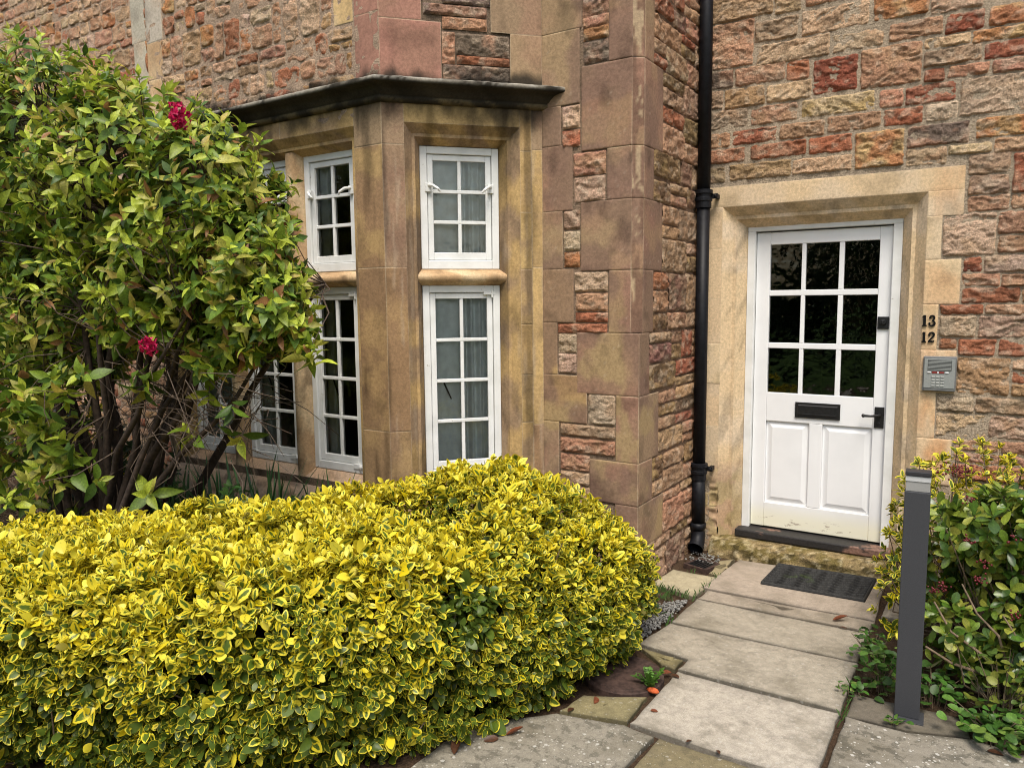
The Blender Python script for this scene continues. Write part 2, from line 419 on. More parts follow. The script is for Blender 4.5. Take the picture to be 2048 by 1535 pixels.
class Field:
    """stones laid on a plane: O + u*U + z*Z, standing h out along N; collects grids into one mesh"""
    def __init__(self, O, U):
        self.O = np.array(O, float); self.U = np.array([U[0], U[1], 0.0]) / np.hypot(*U); self.N = np.cross(self.U, [0, 0, 1.0])
        self.V = []; self.F = []; self.C = []; self.n = 0; self.irr = 1.0
    def emit(self, u, z, h, col):
        nz, nu = u.shape
        P = self.O + u[..., None] * self.U + h[..., None] * self.N; P[..., 2] = self.O[2] + z
        self.V.append(P.reshape(-1, 3)); self.C.append(np.broadcast_to(col, (nz, nu, 3)).reshape(-1, 3))
        i = np.arange(nz * nu).reshape(nz, nu) + self.n
        self.F.append(np.stack([i[:-1, :-1], i[:-1, 1:], i[1:, 1:], i[1:, :-1]], -1).reshape(-1, 4)); self.n += nz * nu
    def stain(self, u, z, col):
        return col
    def stone(self, u0, u1, z0, z1, code, rock=True, res=.007, proud=None, wob=None, gap=0.0, rough_low=None):
        _seed[0] += 1; s = _seed[0]; rg = np.random.default_rng(s)
        if not rock: gap = -.0009
        u0 += gap; u1 -= gap; z0 += gap; z1 -= gap
        if u1 - u0 < .012 or z1 - z0 < .012: return
        ed = (0, .004, .010) if rock else (0, .0025, .006)
        def axis(a, b):
            L = b - a; m = max(2, int(L / res)); x = list(np.linspace(a, b, m + 1))
            x = sorted(set([round(t, 5) for t in x[1:-1] if t - a > ed[2] * 1.3 and b - t > ed[2] * 1.3] + [a + e for e in ed] + [b - e for e in ed]))
            return np.array(x)
        U, Z = np.meshgrid(axis(u0, u1), axis(z0, z1))
        cx, cz, hw, hh = (u0 + u1) / 2, (z0 + z1) / 2, (u1 - u0) / 2, (z1 - z0) / 2
        rad = min(.014 * self.irr if rock else .002, hw * .6, hh * .6)
        qx, qz = np.abs(U - cx) - (hw - rad), np.abs(Z - cz) - (hh - rad)
        d = rad - (np.hypot(np.maximum(qx, 0), np.maximum(qz, 0)) + np.minimum(np.maximum(qx, qz), 0))   # distance inside the edge
        if rock:
            th = rg.normal(0, .28); ca, sa_ = math.cos(th), math.sin(th)
            a, b = (U - cx) * ca + (Z - cz) * sa_, -(U - cx) * sa_ + (Z - cz) * ca
            wx = noise2(a * 18, b * 18, s + 5) * .05
            r1 = np.abs(2 * noise2(a * 10 + s, (b + wx) * 30, s) - 1)
            r2 = np.abs(2 * noise2(a * 30, (b + wx) * 75 + s, s + 9) - 1)
            q = noise2(a * 16, (b + wx) * 42, s + 12) * 4; st = (np.floor(q) + sstep(.35, .65, q - np.floor(q))) / 4     # broken ledges
            n3 = noise2(U * 120, Z * 150, s + 3)
            lump = fbm2(U * 9 + s, Z * 13, s + 1, 2)
            dd = d + .009 * (noise2(U * 45, Z * 45, s + 2) - .5) + .014 * (self.irr - 1) * (noise2(U * 18, Z * 18, s + 6) - .42)
            pr = proud if proud is not None else rg.uniform(.002, .010)
            prof = sstep(0, .011, dd)
            n4 = noise2(U * 60 + s, Z * 75, s + 14)
            h = -.006 + prof * (.006 + pr + .011 * (lump - .5) + .012 * (st - .5) - .008 * (r1 - .35) - .007 * (r2 - .35) + .006 * (n3 - .5) + .006 * (n4 - .5))
        else:
            lump = fbm2(U * 5 + s, Z * 5, s + 1, 2)
            gap_ = 0; pr = (proud if proud is not None else 0) * .6 + rg.uniform(.0, .0016)
            h = -.0010 + sstep(0, .004, d) * (.0010 + pr + .003 * (lump - .5))
            if rough_low is not None:
                rr = 1 - np.abs(2 * noise2(U * 14, Z * 24, s) - 1); r2 = noise2(U * 50, Z * 60, s + 4)
                h = h + sstep(rough_low + .06, rough_low - .06, Z + .12 * (noise2(U * 8, Z * 8, s) - .5)) * (.028 * (rr - .6) + .012 * (r2 - .5) - .010)
        v_ = .04 if code == 's' else .13 if rock else .09
        c1 = np.array(PAL[code]) * rg.uniform(1 - v_, 1 + v_) * (1 + rg.normal(0, .035 if rock else .012, 3)); c2 = np.array(PAL[SECOND[code]]) * rg.uniform(.85, 1.1)
        k_ = 1.0 if rock else .45
        m = sstep(.44, .70, fbm2(U * 11 * k_ + s * 3.1, Z * 14 * k_, s + 21, 4)) * rg.uniform(.35, .85)
        col = c1 + (c2 - c1) * m[..., None]
        dk = sstep(.50, .85, fbm2(U * 16 * k_ + 7, Z * 16 * k_ + s, s + 31, 4))
        col = col * (1 - (.38 if rock else .28) * dk[..., None])
        if rock:
            lt = sstep(.56, .75, fbm2(U * 24, Z * 30 + s, s + 41, 2)); col = col + (np.array([.62, .49, .36]) - col) * (.40 * lt[..., None])
        else:
            jn = sstep(.0045, .0015, d) * (.35 + .6 * noise2(U * 14, Z * 14, 55)); col = col + (np.array([.46, .37, .255]) - col) * (.75 * jn)[..., None]
        col = self.stain(U, Z, col)
        self.emit(U, Z, h, col)
    def mortar(self, u0, u1, z0, z1, col=(.34, .27, .19), depth=-.004, res=.02, amp=.005):
        nu, nz = max(2, int((u1 - u0) / res)), max(2, int((z1 - z0) / res))
        U, Z = np.meshgrid(np.linspace(u0, u1, nu + 1), np.linspace(z0, z1, nz + 1))
        f = .8 + .4 * fbm2(U * 7, Z * 7, 77, 3)
        c = np.array(col) * f[..., None]
        self.emit(U, Z, depth + amp * (noise2(U * 30, Z * 30, 5) - .5), self.stain(U, Z, c))
    def rubble(self, u0, u1, z0, z1, weights, hmin=.08, hmax=.17, wmin=.10, wmax=.30, res=.009, seed=1, gap=.005):
        rg = np.random.default_rng(seed); codes = list(weights); pw = np.array([weights[c] for c in codes], float); pw /= pw.sum()
        z = z0
        while z < z1 - .03:
            h = rg.uniform(hmin, hmax); h = min(h, z1 - z)
            if z1 - z - h < .05: h = z1 - z
            u = u0 - rg.uniform(0, .0)
            while u < u1 - .02:
                w = rg.uniform(wmin, wmax); w = min(w, u1 - u)
                if u1 - u - w < .05: w = u1 - u
                j = rg.normal(0, .006, 4)
                if h > .13 and rg.random() < .45:
                    zm = z + h * rg.uniform(.35, .65)
                    self.stone(u, u + w, z, zm, rg.choice(codes, p=pw), res=res, gap=gap)
                    self.stone(u, u + w, zm, z + h, rg.choice(codes, p=pw), res=res, gap=gap)
                else:
                    self.stone(u, u + w + j[0], z + j[1], z + h + j[2], rg.choice(codes, p=pw), res=res, gap=gap)
                u += w
            z += h
    def sweep(self, u0, u1, zt, zb, prof, code, res=.02, rough_low=None, joints=()):
        """moulded reveal round an opening: up the left jamb, across the head, down the right jamb; prof = [(inset, depth)]"""
        _seed[0] += 1; s = _seed[0]
        segs = []
        for a, b in zip(prof, prof[1:]):
            k = max(1, int(math.hypot(b[0] - a[0], b[1] - a[1]) / .015))
            segs.append([(a[0] + (b[0] - a[0]) * i / k, a[1] + (b[1] - a[1]) * i / k) for i in range(0, k + 1)])
        nj, nh = max(2, int((zt - zb) / res)), max(2, int((u1 - u0) / res))
        def path(i, side):
            if side == 0: return np.full(nj + 1, u0 + i), np.linspace(zb, zt - i, nj + 1)
            if side == 1: return np.linspace(u0 + i, u1 - i, nh + 1), np.full(nh + 1, zt - i)
            return np.full(nj + 1, u1 - i), np.linspace(zt - i, zb, nj + 1)
        for side, pr in [(sd, sg) for sd in range(3) for sg in segs]:
            Us, Zs, Hs = [], [], []
            for i, dpt in pr:
                u, z = path(i, side); Us.append(u); Zs.append(z); Hs.append(np.full_like(u, -dpt))
            U, Z, H = np.array(Us), np.array(Zs), np.array(Hs)
            n = fbm2(U * 8 + H * 8 + s, Z * 6, s, 3); lum = fbm2(U * 30 + H * 30, Z * 30, s + 1, 2)
            jit = .0022 * (lum - .5)
            if rough_low is not None:
                w = sstep(rough_low + .05, rough_low - .10, Z)
                jit = jit + w * (.03 * (fbm2(U * 18 + H * 18, Z * 22, s + 3, 3) - .62))
            jd = np.array([0.0]) if not joints else min([np.abs(Z - j) for j in joints], key=lambda q: 0) * 0 + np.min([np.abs(Z - j) for j in joints], axis=0)
            if joints and side != 1: jit = jit - .0025 * sstep(.006, .002, jd)
            H = H + jit; U = U - jit * (1 if side == 0 else -1 if side == 2 else 0)
            c1, c2 = np.array(PAL[code]), np.array(PAL[SECOND[code]])
            col = c1 + (c2 - c1) * sstep(.4, .7, n)[..., None]
            col = col * (1 - .3 * sstep(.55, .75, fbm2(U * 14 + 3, Z * 9 + H * 20, s + 8, 3))[..., None])
            col = self.stain(U, Z, col)
            self.emit(U.copy(), Z.copy(), H, col)
    def build(self, name, mat, parent, label=None, org=None):
        return put(name, np.concatenate(self.V), np.concatenate(self.F), mat, parent, col=np.concatenate(self.C), label=label, org=org)

A_, XI = 1.0075, -.3364
CH = .83
IC = np.array([-.9663, -1.0075]); AR = np.array([-1.6057, -1.7067]); CL = .9475
CU = (math.cos(CH), math.sin(CH))
XL = -3.80                       # front left corner of the bay
YF = AR[1]

house = thing('stone_house', 'red and tan rough stone house with dressed corner stones, canted bay and white door', 'house', (0, 0, 0))

# ---- door wall, laid stone by stone
W1 = [(-.281,.103,3.475,3.695,'T'),(.112,.273,3.458,3.594,'T'),(.277,.653,3.30,3.443,'L'),(-.277,-.009,3.189,3.47,'T'),(-.004,.256,3.31,3.438,'G'),(.007,.442,3.168,3.294,'L'),
(-.276,-.136,3.069,3.18,'D'),(-.123,.19,3.066,3.178,'T'),(.195,.329,3.051,3.168,'R'),(.354,.6,2.945,3.148,'r'),(-.277,-.198,2.943,3.06,'G'),(-.188,.066,2.936,3.058,'T'),
(.078,.345,2.936,3.047,'L'),(-.279,-.035,2.813,2.932,'G'),(-.018,.267,2.814,2.924,'P'),(-.276,-.148,2.699,2.795,'P'),(-.134,.148,2.703,2.795,'R'),(.165,.429,2.703,2.795,'P'),
(-.274,-.05,2.598,2.688,'R'),(-.017,.325,2.599,2.692,'R'),(.34,.586,2.592,2.695,'R'),(-.276,-.172,2.472,2.575,'G'),(-.149,.24,2.48,2.582,'T'),(.245,.59,2.48,2.575,'L'),
(.459,.734,3.17,3.27,'L'),(.29,.70,2.815,2.924,'Y'),(.443,.738,2.709,2.803,'P'),(.603,.864,2.479,2.69,'O'),(.676,.959,3.304,3.45,'O'),(.969,1.218,3.285,3.40,'L'),
(.761,1.034,3.176,3.275,'P'),(1.044,1.231,3.166,3.27,'r'),(1.249,1.6,3.166,3.27,'O'),(.618,.935,2.935,3.161,'P'),(.944,1.171,3.103,3.163,'L'),(1.178,1.62,3.09,3.158,'O'),
(.945,1.226,3.002,3.093,'G'),(1.235,1.6,2.996,3.083,'r'),(.95,1.053,2.921,2.993,'R'),(1.068,1.262,2.926,2.99,'P'),(1.276,1.65,2.917,2.99,'P'),(.725,.85,2.811,2.916,'P'),
(.861,1.11,2.808,2.916,'R'),(1.133,1.62,2.712,2.91,'g'),(.965,1.125,2.703,2.80,'C'),(.75,.956,2.703,2.801,'R'),(.88,1.186,2.57,2.688,'D'),(1.216,1.62,2.583,2.69,'O'),
(.876,1.081,2.462,2.562,'L'),(1.091,1.297,2.507,2.562,'L'),(1.307,1.62,2.495,2.575,'T'),(1.19,1.389,2.387,2.50,'G'),(1.195,1.388,2.278,2.383,'G'),(1.195,1.392,2.188,2.273,'T'),
(1.402,1.68,2.276,2.486,'R'),(1.401,1.7,2.19,2.272,'T'),(1.082,1.338,1.945,2.180,'g'),(1.346,1.66,2.058,2.18,'P'),(1.35,1.7,1.953,2.052,'P'),(1.190,1.283,1.855,1.941,'r'),
(1.291,1.68,1.848,1.945,'g'),(1.19,1.373,1.775,1.846,'P'),(1.378,1.7,1.772,1.841,'P'),(1.19,1.466,1.682,1.768,'R'),(1.476,1.7,1.682,1.768,'T'),(1.088,1.299,1.617,1.672,'R'),(1.308,1.72,1.617,1.674,'P'),
(1.088,1.27,1.488,1.610,'g'),(1.281,1.7,1.488,1.609,'G'),(1.092,1.18,1.42,1.48,'R'),(1.19,1.37,1.385,1.48,'R'),(1.379,1.7,1.385,1.48,'R'),(1.19,1.443,1.165,1.375,'T'),
(1.452,1.7,1.312,1.375,'L'),(1.452,1.7,1.24,1.305,'R'),(1.452,1.7,1.165,1.232,'T'),(1.096,1.278,1.058,1.150,'g'),(1.286,1.72,1.062,1.150,'G'),(1.096,1.347,.912,1.050,'L'),
(1.356,1.7,.92,1.052,'L'),(1.190,1.415,.838,.902,'P'),(1.423,1.7,.838,.910,'P'),(1.19,1.6,.768,.83,'P'),(1.19,1.62,.67,.762,'R')]
f = Field((0, 0, 0), (1, 0))
MO = (.43, .345, .25)
f.mortar(XI - .02, 2.7, 2.38, 4.5, MO, -.003); f.mortar(XI - .02, -.24, -.05, 2.38, MO, -.003); f.mortar(1.03, 2.7, -.05, 2.38, MO, -.003)
for (a, b, c, d, k) in W1: f.stone(a, 1.73 if b > 1.585 else b, c, d, k, res=.0065, gap=-.002)
WT = dict(T=3, L=2, P=3, R=3, G=1.5, g=1, O=1)
f.rubble(-.30, 2.6, 3.70, 4.4, WT, res=.02, seed=3)
f.rubble(.29, .67, 3.46, 3.70, WT, res=.012, seed=4); f.rubble(.68, 2.6, 3.46, 3.70, WT, res=.012, seed=14)
f.rubble(1.74, 2.6, .66, 3.46, WT, res=.02, seed=5, gap=.007)
f.rubble(1.19, 2.6, .0, .66, WT, res=.015, seed=6, gap=.007)
f.build('wall', M_ROCK, house)
# dressed door surround
f = Field((0, 0, 0), (1, 0))
def st_door(u, z, col):
    n = fbm2(u * 9, z * 5, 311, 3)
    w = sstep(.95, 1.05, u) * sstep(.40, .72, n) * (.45 + .55 * sstep(1.5, .9, z))                     # iron stains run down the right jamb
    col = col + (np.array([.56, .27, .11]) - col) * (w * .75)[..., None]
    lo = sstep(.75, .25, z + .5 * (fbm2(u * 7, z * 7, 313, 3) - .5)) * sstep(.2, -.1, u)
    mix = np.where((fbm2(u * 16, z * 16, 317, 3) > .5)[..., None], np.array([.30, .22, .09]), np.array([.36, .22, .13]))
    return col + (mix - col) * (lo * .7)[..., None]
f.stain = st_door
JL = [2.316, 2.05, 1.72, 1.42, 1.15, .86, .57, .30, -.03]
f.stone(XI, 1.178, 2.3163, 2.446, 's', False, res=.02)
for a, b in zip(JL[1:], JL): f.stone(XI, -.1845, a, b, 's', False, res=.012, rough_low=.50)
f.stone(1.0003, 1.178, 2.176, 2.3157, 's', False, res=.02)
for (a, b, w) in ((1.93, 2.1755, 1.077), (1.675, 1.9295, 1.181), (1.412, 1.6745, 1.08), (1.165, 1.4115, 1.181), (.893, 1.1645, 1.09), (.62, .8925, 1.181), (.36, .6195, 1.09), (.12, .3595, 1.18), (-.03, .1195, 1.09)):
    f.stone(1.0003, w, a, b, 's', False, res=.016, proud=.003)
f.sweep(-.1845, 1.0003, 2.3157, -.03, [(0, .0), (.058, .055), (.080, .055), (.084, .064), (.131, .130), (.131, .24)], 's', .02, rough_low=.46, joints=tuple(JL[1:-1]))
f.build('door_surround', M_ASH, house, label='pale honey limestone door surround with chamfered edge')

# ---- wing: return wall and front strip
ZSTOP = 1.52
CW = .05
f = Field((0, -A_, 0), (1, 0))
f.mortar(-1.05, XI, -.05, 1.515, (.27, .19, .13), -.008); f.mortar(-1.05, XI - CW, 1.515, 4.5, (.27, .19, .13), -.008)
W2R = [(-.699,-.53,3.31,3.45,'D'),(-.699,-.53,3.25,3.31,'P'),(-.693,-.53,3.18,3.25,'O'),(-.693,-.529,3.055,3.175,'D'),(-.831,-.714,2.712,2.842,'g'),(-.831,-.714,2.607,2.705,'R'),
(-.758,-.548,2.437,2.568,'P'),(-.752,-.552,2.287,2.43,'L'),(-.825,-.714,2.135,2.245,'G'),(-.825,-.714,2.01,2.126,'g'),(-.82,-.714,1.915,2.004,'O'),(-.752,-.534,1.768,1.885,'g'),(-.745,-.534,1.655,1.761,'P'),
(-.745,-.534,1.59,1.648,'R'),(-.865,-.537,1.526,1.582,'R'),(-.862,-.738,1.408,1.519,'g'),(-.862,-.738,1.282,1.40,'g'),(-.662,-.482,.985,1.165,'g'),(-.852,-.482,.90,.975,'G'),(-.852,-.482,.80,.892,'P'),
(-.85,-.651,.69,.79,'P'),(-.85,-.651,.6,.68,'G'),(-.70,-.53,3.46,3.6,'D'),(-.70,-.53,3.61,3.75,'P')]
for t in W2R: f.stone(*t, res=.007, proud=.006)
f.rubble(-.86, -.64, -.03, .6, dict(P=1, G=1, g=1), res=.012, seed=8)
QL = [(3.045,3.45,-.531,'q'),(2.575,3.043,-.703,'q'),(2.287,2.573,-.540,'q'),(1.889,2.285,-.707,'q'),(1.53,1.887,-.526,'q')]
def st_w2(u, z, col):
    n = fbm2(u * 6 + 40, z * 5, 401, 4)
    w = sstep(.48, .62, n); col = col + (np.array([.37, .265, .135]) - col) * (w * .85 * (.35 + .65 * sstep(2.0, 1.3, z)))[..., None]
    n5 = fbm2(u * 3.1 + 3, z * 3.3, 421, 4); col = col + (np.array([.215, .135, .098]) - col) * (.75 * sstep(.5, .62, n5))[..., None]
    n2 = fbm2(u * 9, z * 8, 409, 4); col = col * (1 - .36 * sstep(.54, .80, n2))[..., None]
    sp = sstep(.90, .94, noise2(u * 150 + z * 40, z * 150 - u * 40, 411)) * sstep(.45, .6, fbm2(u * 5, z * 5, 413, 2)); col = col + (np.array([.55, .47, .36]) - col) * (sp * .2)[..., None]
    return col
f.build('wall', M_ROCK, house)
f = Field((0, -A_, 0), (1, 0)); f.stain = st_w2
for (a, b, u, k) in QL: f.stone(u, XI - CW, a, b, k, False, res=.014, proud=.005)
f.stone(-.531, XI - CW, 3.452, 4.4, 'q', False, res=.03)
for (a, b, u, k) in [(1.166, 1.528, -.733, 'q'), (.775, 1.164, -.478, 'q'), (.52, .773, -.648, 'q'), (.25, .518, -.48, 'q'), (-.03, .248, -.63, 'q')]:
    f.stone(u, XI + .003, a, b, k, False, res=.014, proud=.003)
for (a, b, u, k) in [(3.262, 4.4, -.704, 'b'), (2.85, 3.26, -.716, 'b'), (2.625, 2.848, -.84, 'b'), (2.247, 2.623, -.763, 'q'), (1.906, 2.245, -.83, 'b'), (1.588, 1.904, -.757, 'y'), (1.272, 1.586, -.868, 'y'),
                     (.983, 1.27, -.668, 'o'), (.64, .981, -.858, 'b'), (.3, .638, -.70, 'o'), (-.03, .298, -.86, 'b')]:
    f.stone(-.9655, u, a, b, k, False, res=.014, proud=.002)
# chamfer face and its returns belong to the same dressed stones
QR = [(3.045, 3.45, .18), (2.575, 3.043, .32), (2.287, 2.573, .19), (1.889, 2.285, .33), (1.53, 1.887, .20), (1.166, 1.528, .15), (.775, 1.164, .30), (.52, .773, .21), (.25, .518, .39), (-.03, .248, .25)]
f.build('corner_stones', M_ASH, house, label='mottled pink and buff dressed corner stones')
def st_chamf(u, z, c):
    c = st_w2(u, z, c); k = sstep(.36, .58, fbm2(u * 30 + 5, z * 5, 431, 4)); c = c + (np.array([.17, .10, .068]) - c) * (.8 * k)[..., None]
    fl = sstep(.63, .67, fbm2(u * 26, z * 8, 433, 3)); return c + (np.array([.46, .35, .22]) - c) * (.7 * fl)[..., None]
f = Field((XI - CW, -A_, 0), (1, 1)); f.stain = st_chamf
for (a, b, u, k) in QL: f.stone(0, CW * math.sqrt(2), a, b, k, False, res=.014, proud=.002)
f.stone(0, CW * math.sqrt(2), 3.452, 4.4, 'q', False, res=.03)
f.build('chamfer', M_ASH, house)
f = Field((XI, 0, 0), (0, 1)); f.stain = st_w2
for i, (a, b, w) in enumerate(QR): f.stone(-A_ + (CW if a > 1.5 else -.003), -A_ + w, a, b, 'q' if i < 6 else 'b', False, res=.014, proud=.003)
f.stone(-A_ + CW, -A_ + .3, 3.452, 4.4, 'q', False, res=.03)
f.build('corner_stones', M_ASH, house)
f = Field((XI, 0, 0), (0, 1)); f.irr = 1.8
f.mortar(-A_, .0, -.05, 1.515, (.22, .14, .09), -.006); f.mortar(-A_ + CW, .0, 1.515, 4.5, (.22, .14, .09), -.006)
for i, (a, b, w) in enumerate(QR): f.rubble(-A_ + w + .004, .0, a, b, dict(T=4, P=3, R=1, G=2, o=1.5, q=1), .11, .30, .16, .45, res=.008, seed=30 + i)
f.rubble(-A_ + .3, .0, 3.45, 4.4, dict(T=3, P=2, R=2, G=2), res=.02, seed=50)
f.build('wall', M_ROCK, house)

# ---- canted bay
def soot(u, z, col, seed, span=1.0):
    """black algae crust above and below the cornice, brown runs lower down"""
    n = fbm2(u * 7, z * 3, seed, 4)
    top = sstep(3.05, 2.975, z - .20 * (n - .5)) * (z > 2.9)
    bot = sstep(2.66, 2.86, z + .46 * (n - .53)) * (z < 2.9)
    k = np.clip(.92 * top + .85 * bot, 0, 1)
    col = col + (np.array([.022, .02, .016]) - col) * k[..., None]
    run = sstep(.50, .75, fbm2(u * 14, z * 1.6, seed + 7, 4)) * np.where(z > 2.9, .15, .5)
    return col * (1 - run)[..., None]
f = Field((AR[0], AR[1], 0), CU)
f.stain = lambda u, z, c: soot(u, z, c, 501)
f.mortar(0, CL, -.05, .62, (.26, .18, .11), -.012, amp=.002); f.mortar(0, CL, 2.78, 4.5, (.22, .16, .11), -.012, amp=.003)
f.mortar(0, .12, .6, 2.8, (.26, .18, .11), -.012, amp=.002); f.mortar(.82, CL, .6, 2.8, (.26, .18, .11), -.012, amp=.002)
for t in [(.36, .64, 3.40, 3.5, 'D'), (.25, .62, 3.335, 3.395, 'D'), (.36, .62, 3.262, 3.33, 'P'), (.355, .43, 3.07, 3.245, 'P'), (.435, .752, 3.125, 3.245, 'D'), (.44, .752, 3.075, 3.122, 'R'), (.36, .58, 2.97, 3.068, 'D'), (.585, .752, 2.97, 3.07, 'D')]:
    f.stone(*t, res=.007, proud=.004)
f.rubble(.25, .62, 3.51, 4.4, dict(T=2, P=2, R=1), res=.02, seed=61)
f.build('wall', M_ROCK, house)
f = Field((AR[0], AR[1], 0), CU)
def st_cant(u, z, c):
    n = fbm2(u * 5 + 9, z * 2.2, 521, 4)
    w = sstep(.25, .05, u) * sstep(2.7, 2.4, z); c = c + (np.array([.20, .125, .085]) - c) * (w * .75 * sstep(.35, .6, n))[..., None]
    ps = sstep(.60, .74, fbm2(u * 45, z * 3.0, 531, 3)) * sstep(2.75, 2.5, z); c = c + (np.array([.42, .33, .235]) - c) * (.38 * ps)[..., None]
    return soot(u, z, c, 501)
f.stain = st_cant
f.stone(0, .35, 2.95, 3.293, 'k', False, res=.012); f.stone(0, .24, 3.295, 3.65, 'k', False, res=.014); f.stone(0, .24, 3.652, 4.4, 'k', False, res=.03)
f.stone(.757, CL, 2.95, 3.26, 'b', False, res=.012); f.stone(.642, CL, 3.262, 3.75, 'b', False, res=.014); f.stone(.642, CL, 3.752, 4.4, 'b', False, res=.03)
WU0, WU1, WZT = .126, .808, 2.735
for a, b, k in [(2.612, 2.86, 'b'), (1.92, 2.61, 'b'), (.96, 1.918, 'o'), (-.03, .958, 'o')]: f.stone(0, WU0, a, b, k, False, res=.01)
f.stone(WU0, WU1, WZT, 2.86, 'y', False, res=.01)
for a, b, k in [(2.602, 2.86, 'y'), (2.245, 2.60, 'y'), (1.91, 2.243, 'y'), (1.579, 1.908, 'y'), (1.271, 1.577, 'y'), (.977, 1.269, 'y'), (.62, .975, 'y'), (-.03, .618, 'o')]: f.stone(WU1, .880, a, b, k, False, res=.01)
for a, b, k in [(2.612, 2.86, 'b'), (1.92, 2.61, 'y'), (.96, 1.918, 'y'), (-.03, .958, 'o')]: f.stone(.882, CL, a, b, k, False, res=.01)
f.stone(WU0, WU1, -.03, .50, 'o', False, res=.02)
WPROF = [(0, 0), (.048, .050), (.066, .050), (.069, .060), (.100, .122), (.100, .30)]
f.sweep(WU0, WU1, WZT, .45, WPROF, 'y', .02)
f.build('bay_stonework', M_ASH, house, label='ochre dressed stone of the narrow bay side')

f = Field((0, YF, 0), (1, 0))
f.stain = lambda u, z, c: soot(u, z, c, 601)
f.irr = 2.4
f.mortar(XL, AR[0], 2.78, 4.6, (.44, .32, .23), -.001, amp=.006); f.mortar(XL, AR[0], -.05, .6, (.25, .18, .12), -.012, amp=.002)
BW = dict(T=3, L=3, P=3.5, R=2.0, O=1.3, g=1)
f.rubble(-3.64, -1.80, 2.95, 3.30, BW, .06, .17, .07, .26, res=.009, seed=71)
f.rubble(-3.64, -1.96, 3.30, 3.55, BW, .08, .25, .09, .22, res=.009, seed=72); f.rubble(-3.60, -1.80, 3.56, 4.5, BW, .08, .2, .1, .25, res=.011, seed=73)
f.build('wall', M_ROCK, house)
f = Field((0, YF, 0), (1, 0))
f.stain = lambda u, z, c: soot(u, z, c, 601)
f.stone(-1.79, AR[0], 2.95, 3.33, 'k', False, res=.012); f.stone(-1.79, AR[0], 3.332, 3.7, 'k', False, res=.014); f.stone(-1.79, AR[0], 3.702, 4.5, 'k', False, res=.03)
f.stone(-1.95, -1.80, 3.31, 3.55, 'Y', False, res=.014)
f.stone(XL, -3.65, 2.95, 3.30, 'a', False, res=.014); f.stone(XL, -3.62, 3.302, 3.55, 'a', False, res=.014); f.stone(XL, -3.61, 3.552, 4.5, 'w', False, res=.02)
FU0, FU1 = -3.73, -1.82
for a, b, k in [(2.612, 2.86, 'b'), (1.92, 2.61, 'o'), (.96, 1.918, 'o'), (-.03, .958, 'o')]: f.stone(FU1, AR[0], a, b, k, False, res=.01)
for a, b in [(2.612, 2.86), (1.92, 2.61), (.96, 1.918), (-.03, .958)]: f.stone(XL, FU0, a, b, 'a', False, res=.012)
for a, b in zip((FU0, -3.1, -2.45), (-3.102, -2.452, FU1)): f.stone(a, b, WZT, 2.86, 'y', False, res=.01)
f.stone(FU0, FU1, -.03, .50, 'b', False, res=.02)
f.sweep(FU0, FU1, WZT, .45, WPROF, 'y', .02)
f.build('bay_stonework', M_ASH, house, label='sooty ochre dressed stone of the wide bay front')
# left return of the bay, and the farther wall beyond it
f = Field((-4.9, -.9, 0), (-4.9 - XL, -.9 - YF)); L_ = math.hypot(-4.9 - XL, -.9 - YF)
f.O = np.array([-4.9, -.9, 0.0]); f.U = np.array([XL + 4.9, YF + .9, 0]) / L_; f.N = np.cross(f.U, [0, 0, 1.0])
f.mortar(0, L_, -.05, 4.6, (.30, .22, .15), -.004); f.rubble(0, L_, 0, 4.5, BW, res=.03, seed=80)
f.build('wall', M_ROCK, house)
f = Field((0, -A_, 0), (1, 0))
f.irr = 2.2
f.mortar(-9, -4.7, -.05, 5.6, (.44, .32, .23), -.002, res=.05)
f.rubble(-8.2, -5.07, 3.2, 5.2, BW, .07, .17, .1, .28, res=.014, seed=81); f.rubble(-8.2, -4.75, 0, 3.2, BW, .08, .18, .12, .3, res=.03, seed=82)
f.build('wall', M_ROCK, house)
f = Field((0, -A_ - .03, 0), (1, 0))
for k in range(6): f.stone(-5.05 - .02 * (k % 2), -4.84, 2.7 + .42 * k, 2.7 + .42 * k + .418, 'w', False, res=.02)
f.build('corner_stones', M_ASH, house, label='grey dressed stone strip on the far wall')

